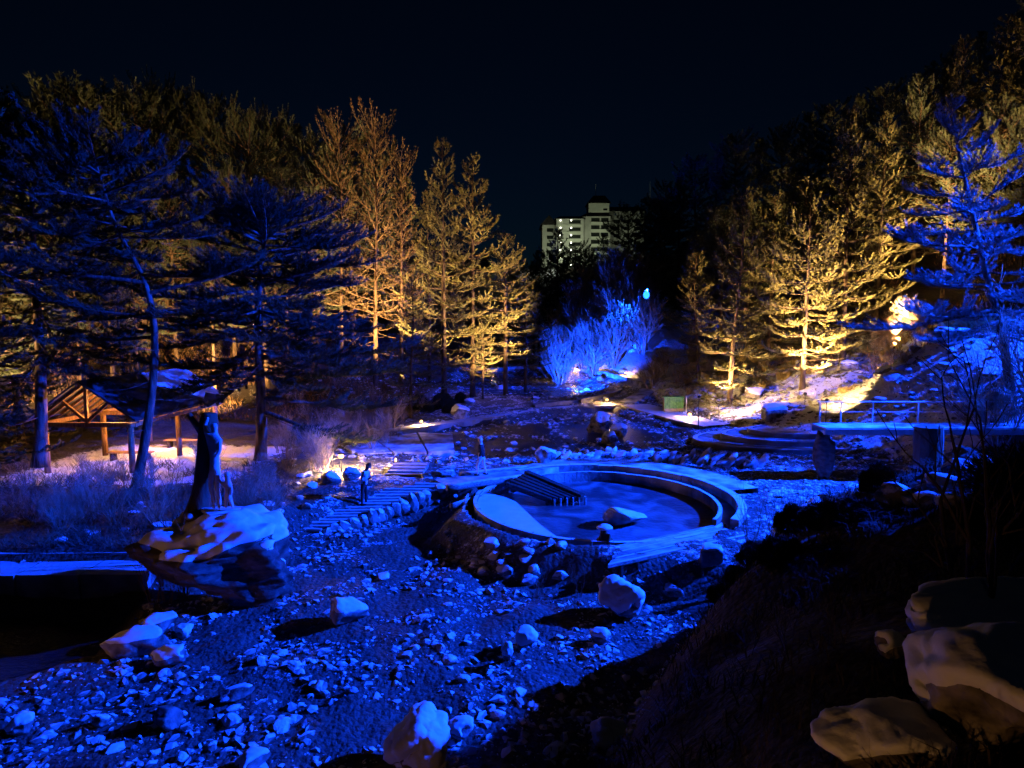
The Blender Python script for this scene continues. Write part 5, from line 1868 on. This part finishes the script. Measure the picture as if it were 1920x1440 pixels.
# rocks on the bank close to the camera
bould(1870, 1215, (1.7, 1.0, 0.5), 541, 'big flat snow slab on top of the foreground rocks', 0.13, 4, 0.25, cover=0.0)
bould(1850, 1370, (1.5, 1.05, 0.75), 542, 'rounded snowy rock under the flat snow slab', 0.12, 4, 0.9, cover=-0.2)
bould(1660, 1230, (0.30, 0.26, 0.26), 543, 'small dark rock propping the flat snow slab', 0.05, 3, cover=0.4)
bould(1655, 1440, (0.85, 0.65, 0.4), 544, 'ragged patch of snow-covered stones at the bottom of the bank', 0.09, 4, cover=0.0)
bould(1870, 850, (1.5, 1.2, 1.0), 545, 'large grey unlit rock behind the black twigs', 0.0, 3)
bould(1815, 880, (0.9, 0.8, 0.5), 546, 'grey rock in front of the large grey one', 0.0, 3)

# snow-topped rough post at the pool's front, wooden post and dark stump
p = onz(1133, 1062, -0.9)
post = thing('stone_post', p, 'rough dark post with a snow cap at the front of the pool', 'post')
V, F, D = rock_shape(91, 3, 8)
MB().add(V * [0.34, 0.3, 0.75] + p + [0, 0, 0.68], F).build('shaft', M['statue_dark'], post, smooth=True)
MB().add(ICO[3][0] * [0.27, 0.24, 0.1] * (1 + 0.3 * n3(ICO[3][0], 0.6, 4))[:, None] + p + [0, 0, 1.34], ICO[3][1]).build('snow_cap', M['snow'], post, smooth=True)
p = ground(1427, 17.4)
o = MB().tube([p - [0, 0, 0.2], p + [0, 0, 0.7], p + [0.02, 0, 1.35]], [0.10, 0.095, 0.09], 9).build('wooden_post', M['wood_dark'], None, origin=p)
tag(o, 'plain dark wooden post standing right of the pool', 'post')
p = ground(1750, 22.0)
zt = at(1750, 800, 22.0)[2]
st_ = thing('tree_stump', p, 'thick black tree stump in front of the footbridge', 'stump')
MB().tube(polyline([p - [0, 0, 0.3], p + [0.03, 0, 0.5], (p[0] + 0.05, p[1], (p[2] + zt) / 2), (p[0], p[1], zt)], 9), np.array([0.42, 0.36, 0.31, 0.29, 0.28, 0.27, 0.27, 0.28, 0.27]) * 1.7, 11).build('stem', M['statue_dark'], st_, smooth=False)
for q in range(4):
    a_ = q * 1.6 + 0.4
    MB().tube([p + [0.2 * math.cos(a_), 0.2 * math.sin(a_), 0.25], p + [0.55 * math.cos(a_), 0.55 * math.sin(a_), 0.0], p + [0.8 * math.cos(a_), 0.8 * math.sin(a_), -0.2]], [0.14, 0.09, 0.04], 6).build('root', M['statue_dark'], st_, smooth=True)

# green crate and white stake by the slope lamp
gp = onz(1262, 772, 0.25)
cr = thing('green_crate', gp, 'green planted crate beside the slope lamp', 'crate')
MB().box(gp + [0.1, 0.5, 0.55], (1.5, 0.6, 1.1)).build('box', M['board'], cr)
for q in range(9):
    MB().box(gp + [-0.6 + 0.175 * q, 0.17, 0.72 + random.uniform(-0.03, 0.03)], (0.16, 0.05, 0.95)).build('slat', M['green'], cr)
MB().box(gp + [0.1, 0.5, 1.16], (1.66, 0.8, 0.08)).build('lid', M['green'], cr)
o = MB().beam(gp + [1.05, 0.0, -0.1], gp + [1.05, 0.0, 1.25], 0.07).build('white_stake', M['cap'], None, origin=gp)
tag(o, 'thin white stake right of the green crate', 'stake')

# ================================================================== lamps
L_ = lambda px, py, z: onz(px, py, z)
path_lamp(L_(640, 884, 0.0), P_PATH * 5, 'bright lamp among stones behind the walker on the steps', hgt=0.7, size=0.15)
path_lamp(L_(790, 797, 0.2), P_PATH * 1.2, 'path lamp on the pond causeway by the holed boulder', hgt=0.2, size=0.11)
path_lamp(L_(1138, 757, 0.2), P_PATH * 2.4, 'path lamp where the causeway meets the paved path', hgt=0.3, size=0.13)
path_lamp(L_(1293, 783, 0.27), P_PATH * 4.0, 'path lamp at the foot of the white stake', hgt=0.2, size=0.14)
path_lamp(hit(925, 697) + [0, 0, 0.1], P_PATH * 2.6, 'far path lamp on the left shore of the upper stream', hgt=0.3, size=0.18)
path_lamp(hit(1075, 694) + [0, -0.8, 0.05], P_PATH * 0.9, 'far path lamp in front of the blue thicket', hgt=0.2, size=0.16)
path_lamp(hit(1112, 695) + [0, -0.8, 0.05], P_PATH * 0.9, 'far path lamp next to the tiny pale walker', hgt=0.2, size=0.16)
path_lamp(hit(1172, 703) + [0, -0.8, 0.05], P_PATH * 0.9, 'far path lamp at the bend of the upper path', hgt=0.2, size=0.16)
path_lamp(L_(742, 868, 0.15), P_PATH * 0.25, 'low lamp hidden behind stones at the top of the steps', hgt=0.1, size=0.05)
path_lamp(hit(1508, 832), P_PATH * 0.6, 'low lamp beside the curved terraces', hgt=0.15, size=0.06)
# lamp standing behind the viewpoint, its light grazes the foreground snow
def gz(x_, y_, up):
    return np.array([x_, y_, hs(x_, y_) + up])


floodlight(gz(-1.6, 0.4, 0.7), (3.2, 4.2, 3.9), P_CAMERA_LAMP * 3.4, AMBER, 40, 'floodlight on the near bank beside the viewpoint')
floodlight(gz(-15.5, 9.0, 1.6), (-8.6, 15.2, 0.4), P_CAMERA_LAMP * 7, AMBER, 34, 'floodlight on the near side of the channel')
floodlight(gz(-4.5, 3.0, 1.2), (-1.4, 11.5, 0.0), P_CAMERA_LAMP * 1.4, AMBER, 30, 'floodlight on the near bank aimed at the snowy boulders')


floodlight(gz(1.8, 54.5, 0.6), (-4.5, 60.5, 10), P_TREE_LEFT * 0.62, WARM, 74, 'floodlight at the stream edge aimed at the golden row')
floodlight(gz(-9.0, 50.5, 0.9), (-13.5, 57.5, 14), P_TREE_LEFT * 0.62, WARM, 76, 'floodlight on the pond bank aimed up the slim golden trunks')
floodlight(gz(-21, 42, 1.0), (-27, 59, 13), P_TREE_LEFT * 0.24, WARM, 84, 'floodlight behind the pavilion aimed into the left wood')
floodlight(gz(-27, 25, 0.8), (-25.0, 30, 11), P_TREE_LEFT * 0.45, WARM, 80, 'floodlight at the left edge aimed up the big pine')
floodlight(gz(-34, 40, 0.8), (-38, 52, 11), P_TREE_LEFT * 0.16, WARM, 90, 'floodlight far left aimed into the hillside wood')
floodlight(gz(20.2, 42.0, 0.9), (24.3, 47.5, 13), P_TREE_RIGHT * 0.62, WARM, 70, 'floodlight on the rocky slope aimed up the golden pines')
floodlight(gz(15.6, 46.0, 0.8), (19.5, 51, 10), P_TREE_RIGHT * 0.22, WARM, 70, 'floodlight above the green crate aimed at the dim pines')
floodlight(gz(29.5, 47.5, 0.4), (35.0, 51.5, 19), P_TREE_RIGHT * 0.75, WARM, 48, 'floodlight among the slope rocks aimed up the hillside')
floodlight(gz(12.9, 42.0, 2.3), tuple(hit(1490, 688)), P_SLOPE, WARM, 74, 'small floodlight aimed at the dry tussocks', size=0.09)
floodlight(gz(18.6, 36.0, 2.4), tuple(hit(1640, 650)), P_SLOPE * 0.8, WARM, 66, 'small floodlight beside the path aimed along the slope', size=0.09)

# blue floodlights on masts
def mast_flood(base, height, aims, label, name='floodlight_mast'):
    b_ = np.array([base[0], base[1], hs(*base)])
    root = thing(name, b_, label, 'floodlight')
    top = b_ + [0, 0, height]
    MB().tube([b_ - [0, 0, 0.3], top], [0.09, 0.05], 8).build('mast', M['black'], root, smooth=True)
    MB().beam(top + [-0.5, 0, 0], top + [0.5, 0, 0], 0.07).build('crossbar', M['black'], root)
    for k, (aim, w_, cone, blend) in enumerate(aims):
        p = top + np.array([-0.45 + 0.9 * k / max(1, len(aims) - 1) if len(aims) > 1 else 0, 0, 0.18])
        d = np.asarray(aim, float) - p
        d /= np.linalg.norm(d)
        MB().tube([p - d * 0.16, p - d * 0.08, p + d * 0.05], [0.08, 0.16, 0.17], 10).build('housing', M['black'], root)
        MB().tube([p + d * 0.051, p + d * 0.06], [0.15, 0.15], 12).build('lens', M['bulb_blue'], root)
        spot(root, p + d * 0.12, aim, w_, BLUE, cone, blend, 0.10)
    return root


mast_flood((37.5, 24.5), 18.2 - hs(37.5, 24.5), (((-7, 23.5, 0), P_BLUE_MAIN, 50, 0.4), ((24.3, 30, 7.0), P_BLUE_PINE, 84, 0.8), ((14.5, 35.5, 0), P_BLUE_TERRACE, 44, 0.7)), 'tall mast with blue floodlights on the right slope')
lp = at(1212, 553, 74)
bl = mast_flood((lp[0] + 0.2, 74.0), lp[2] - hs(lp[0] + 0.2, 74.0) + 0.5, (((2.0, 71, 0.5), P_BLUE_FAR, 120, 0.9),), 'slim mast with a glaring blue lamp above the far thicket')
p = at(1212, 553, 73.6)
MB().add(ICO[2][0] * [0.36, 0.36, 0.45] + p, ICO[2][1]).build('globe', M['bulb_blue'], bl, smooth=True)
MB().tube([p + [0, 0, 0.28], p + [0, 0.05, 0.55], p + [0.1, 0.4, 0.6]], 0.03, 6).build('bracket', M['black'], bl)

floodlight(gz(7.0, 64.0, 0.6), (12.0, 84, 5.0), P_BLUE_THICKET, BLUE, 90, 'blue floodlight on the stream bank aimed at the leafless thicket', bulb='bulb_blue')

# ================================================================== apartment block far behind
BY = 250.0
def bpt(px, py, Y=BY):
    return at(px, py, Y)


ab = thing('apartment_block', (26, BY, 8), 'pale apartment block with dark roofs, turret and lit corridor lamps', 'building')
zroof = bpt(1060, 408)[2]


def wing(x0, x1, y0, y1, zt, rise, nm='wing_wall', overhang=0.8, ridge='x'):
    MB().box(((x0 + x1) / 2, (y0 + y1) / 2, (zt + 4) / 2), (x1 - x0, y1 - y0, zt - 4)).build(nm, M['plaster'], ab)
    h = overhang
    if ridge == 'x':
        ym = (y0 + y1) / 2
        V = [[x0 - h, y0 - h, zt], [x1 + h, y0 - h, zt], [x1 + h, y1 + h, zt], [x0 - h, y1 + h, zt], [x0 + 2.0, ym, zt + rise], [x1 - 0.4, ym, zt + rise]]
        MB().add(V, [[0, 1, 5, 4], [2, 3, 4, 5]], [[1, 2, 5], [3, 0, 4]]).build('roof', M['roof'], ab)
    else:
        xm = (x0 + x1) / 2
        V = [[x0 - h, y0 - h, zt], [x1 + h, y0 - h, zt], [x1 + h, y1 + h, zt], [x0 - h, y1 + h, zt], [xm, y0 + 1.5, zt + rise], [xm, y1 - 1, zt + rise]]
        MB().add(V, [[1, 2, 5, 4], [3, 0, 4, 5]], [[0, 1, 4], [2, 3, 5]]).build('roof', M['roof'], ab)


xa, xb_, xc_, xd_ = bpt(1019, 0)[0], bpt(1046, 0)[0], bpt(1098, 0)[0], bpt(1152, 0)[0]
zA, zB, zC = bpt(0, 421)[2], bpt(0, 411)[2], bpt(0, 404)[2]
wing(xa, xb_, BY + 1, BY + 14, zA, 4.2, ridge='y')
wing(xb_, xc_, BY - 1, BY + 13, zB, 2.2)
wing(xc_, xd_, BY + 2, BY + 16, zC, 2.4)
xe_ = bpt(1225, 0)[0]
wing(xd_, xe_, BY + 9, BY + 22, bpt(0, 396, BY + 9)[2], 3.0)
# turret with its hip roof
t0, t1 = bpt(1110, 0)[0], bpt(1150, 0)[0]
zt0, zt1 = zC + 0.3, bpt(0, 378)[2]
tur = MB().box(((t0 + t1) / 2, BY + 7, (zt0 + zt1) / 2), (t1 - t0, 8, zt1 - zt0)).build('turret', M['plaster_band'], ab)
tm = (t0 + t1) / 2
MB().add([[t0 - 0.7, BY + 2.3, zt1], [t1 + 0.7, BY + 2.3, zt1], [t1 + 0.7, BY + 11.7, zt1], [t0 - 0.7, BY + 11.7, zt1], [t0 + 2.4, BY + 7, zt1 + 3.8], [t1 - 1.2, BY + 7, zt1 + 3.8]],
         [[0, 1, 5, 4], [2, 3, 4, 5]], [[1, 2, 5], [3, 0, 4]]).build('turret_roof', M['roof'], tur)
MB().box((t1 - 1.6, BY + 2.95, zt0 + 2.6), (1.6, 0.12, 0.7)).build('window', M['window_dark'], tur)
for px, y0_, y1_ in ((1117, 364, 345), (1219, 385, 340)):
    a_, b_ = bpt(px, y0_ + 20, BY + 8), bpt(px, y1_, BY + 8)
    MB().tube([a_, b_], [0.14, 0.06], 5).build('antenna', M['metal'], ab)
FL = 2.9
for k in range(11):
    z = zB - 1.2 - FL * k
    if z < 14:
        break
    # corridor openings with their lamps, left wing and middle
    for px, w_ in ((1073.5, 4.6),):
        x_ = bpt(px, 0)[0] + 1.6
        MB().box((x_, BY - 1.02, z), (w_, 0.1, 1.35)).build('window', M['window_dark'], ab)
    for px in (1053.5, 1074.0):
        x_ = bpt(px, 0)[0]
        MB().add(ICO[1][0] * [0.3, 0.25, 0.3] + [x_, BY - 1.45, z + 0.5], ICO[1][1]).build('corridor_lamp', M['bulb_white'], ab)
    MB().box(((xb_ + xc_) / 2, BY - 1.12, z - 1.3), (xc_ - xb_ - 1.0, 0.24, 0.7)).build('balcony_band', M['plaster_band'], ab)
    z = zC - 1.4 - FL * k
    for x0_, x1_ in ((xc_ + 3.4, xc_ + 6.8), (xc_ + 7.4, xd_ - 0.8)):
        MB().box(((x0_ + x1_) / 2, BY + 1.96, z), (x1_ - x0_, 0.1, 1.5)).build('window', M['window_dark'], ab)
    MB().box(((xc_ + 3.0 + xd_) / 2, BY + 1.6, z - 1.4), (xd_ - xc_ - 3.4, 0.9, 1.0)).build('balcony', M['plaster_band'], ab)
    for x0_ in np.arange(xd_ + 2.5, xe_ - 3, 4.2):
        MB().box((x0_ + 1.2, BY + 8.96, z + 0.6), (2.4, 0.1, 1.4)).build('window', M['window_dark'], ab)
    z = zA - 2.0 - FL * k
    MB().box(((xa + xb_) / 2 + 0.4, BY + 0.96, z), (2.6, 0.1, 1.4)).build('window', M['window_dark'], ab)
# pole lamps added in front of the block to light its walls
for k, (px, w_) in enumerate(((1040, 1500), (1080, 2200), (1125, 2200), (1185, 1500))):
    q = bpt(px, 470, BY - 16)
    sl = thing('added_facade_lamp', (q[0], q[1], 12), 'added pole lamp in front of the distant apartment block', 'lamp', 'added lamps before the apartment block')
    MB().tube([(q[0], q[1], 8), (q[0], q[1], q[2])], [0.15, 0.08], 6).build('pole', M['black'], sl)
    MB().box((q[0], q[1], q[2] + 0.1), (0.9, 0.5, 0.2)).build('head', M['black'], sl)
    point(sl, (q[0], q[1] + 0.8, q[2] + 0.4), w_, (0.92, 1.0, 0.72), 0.2)
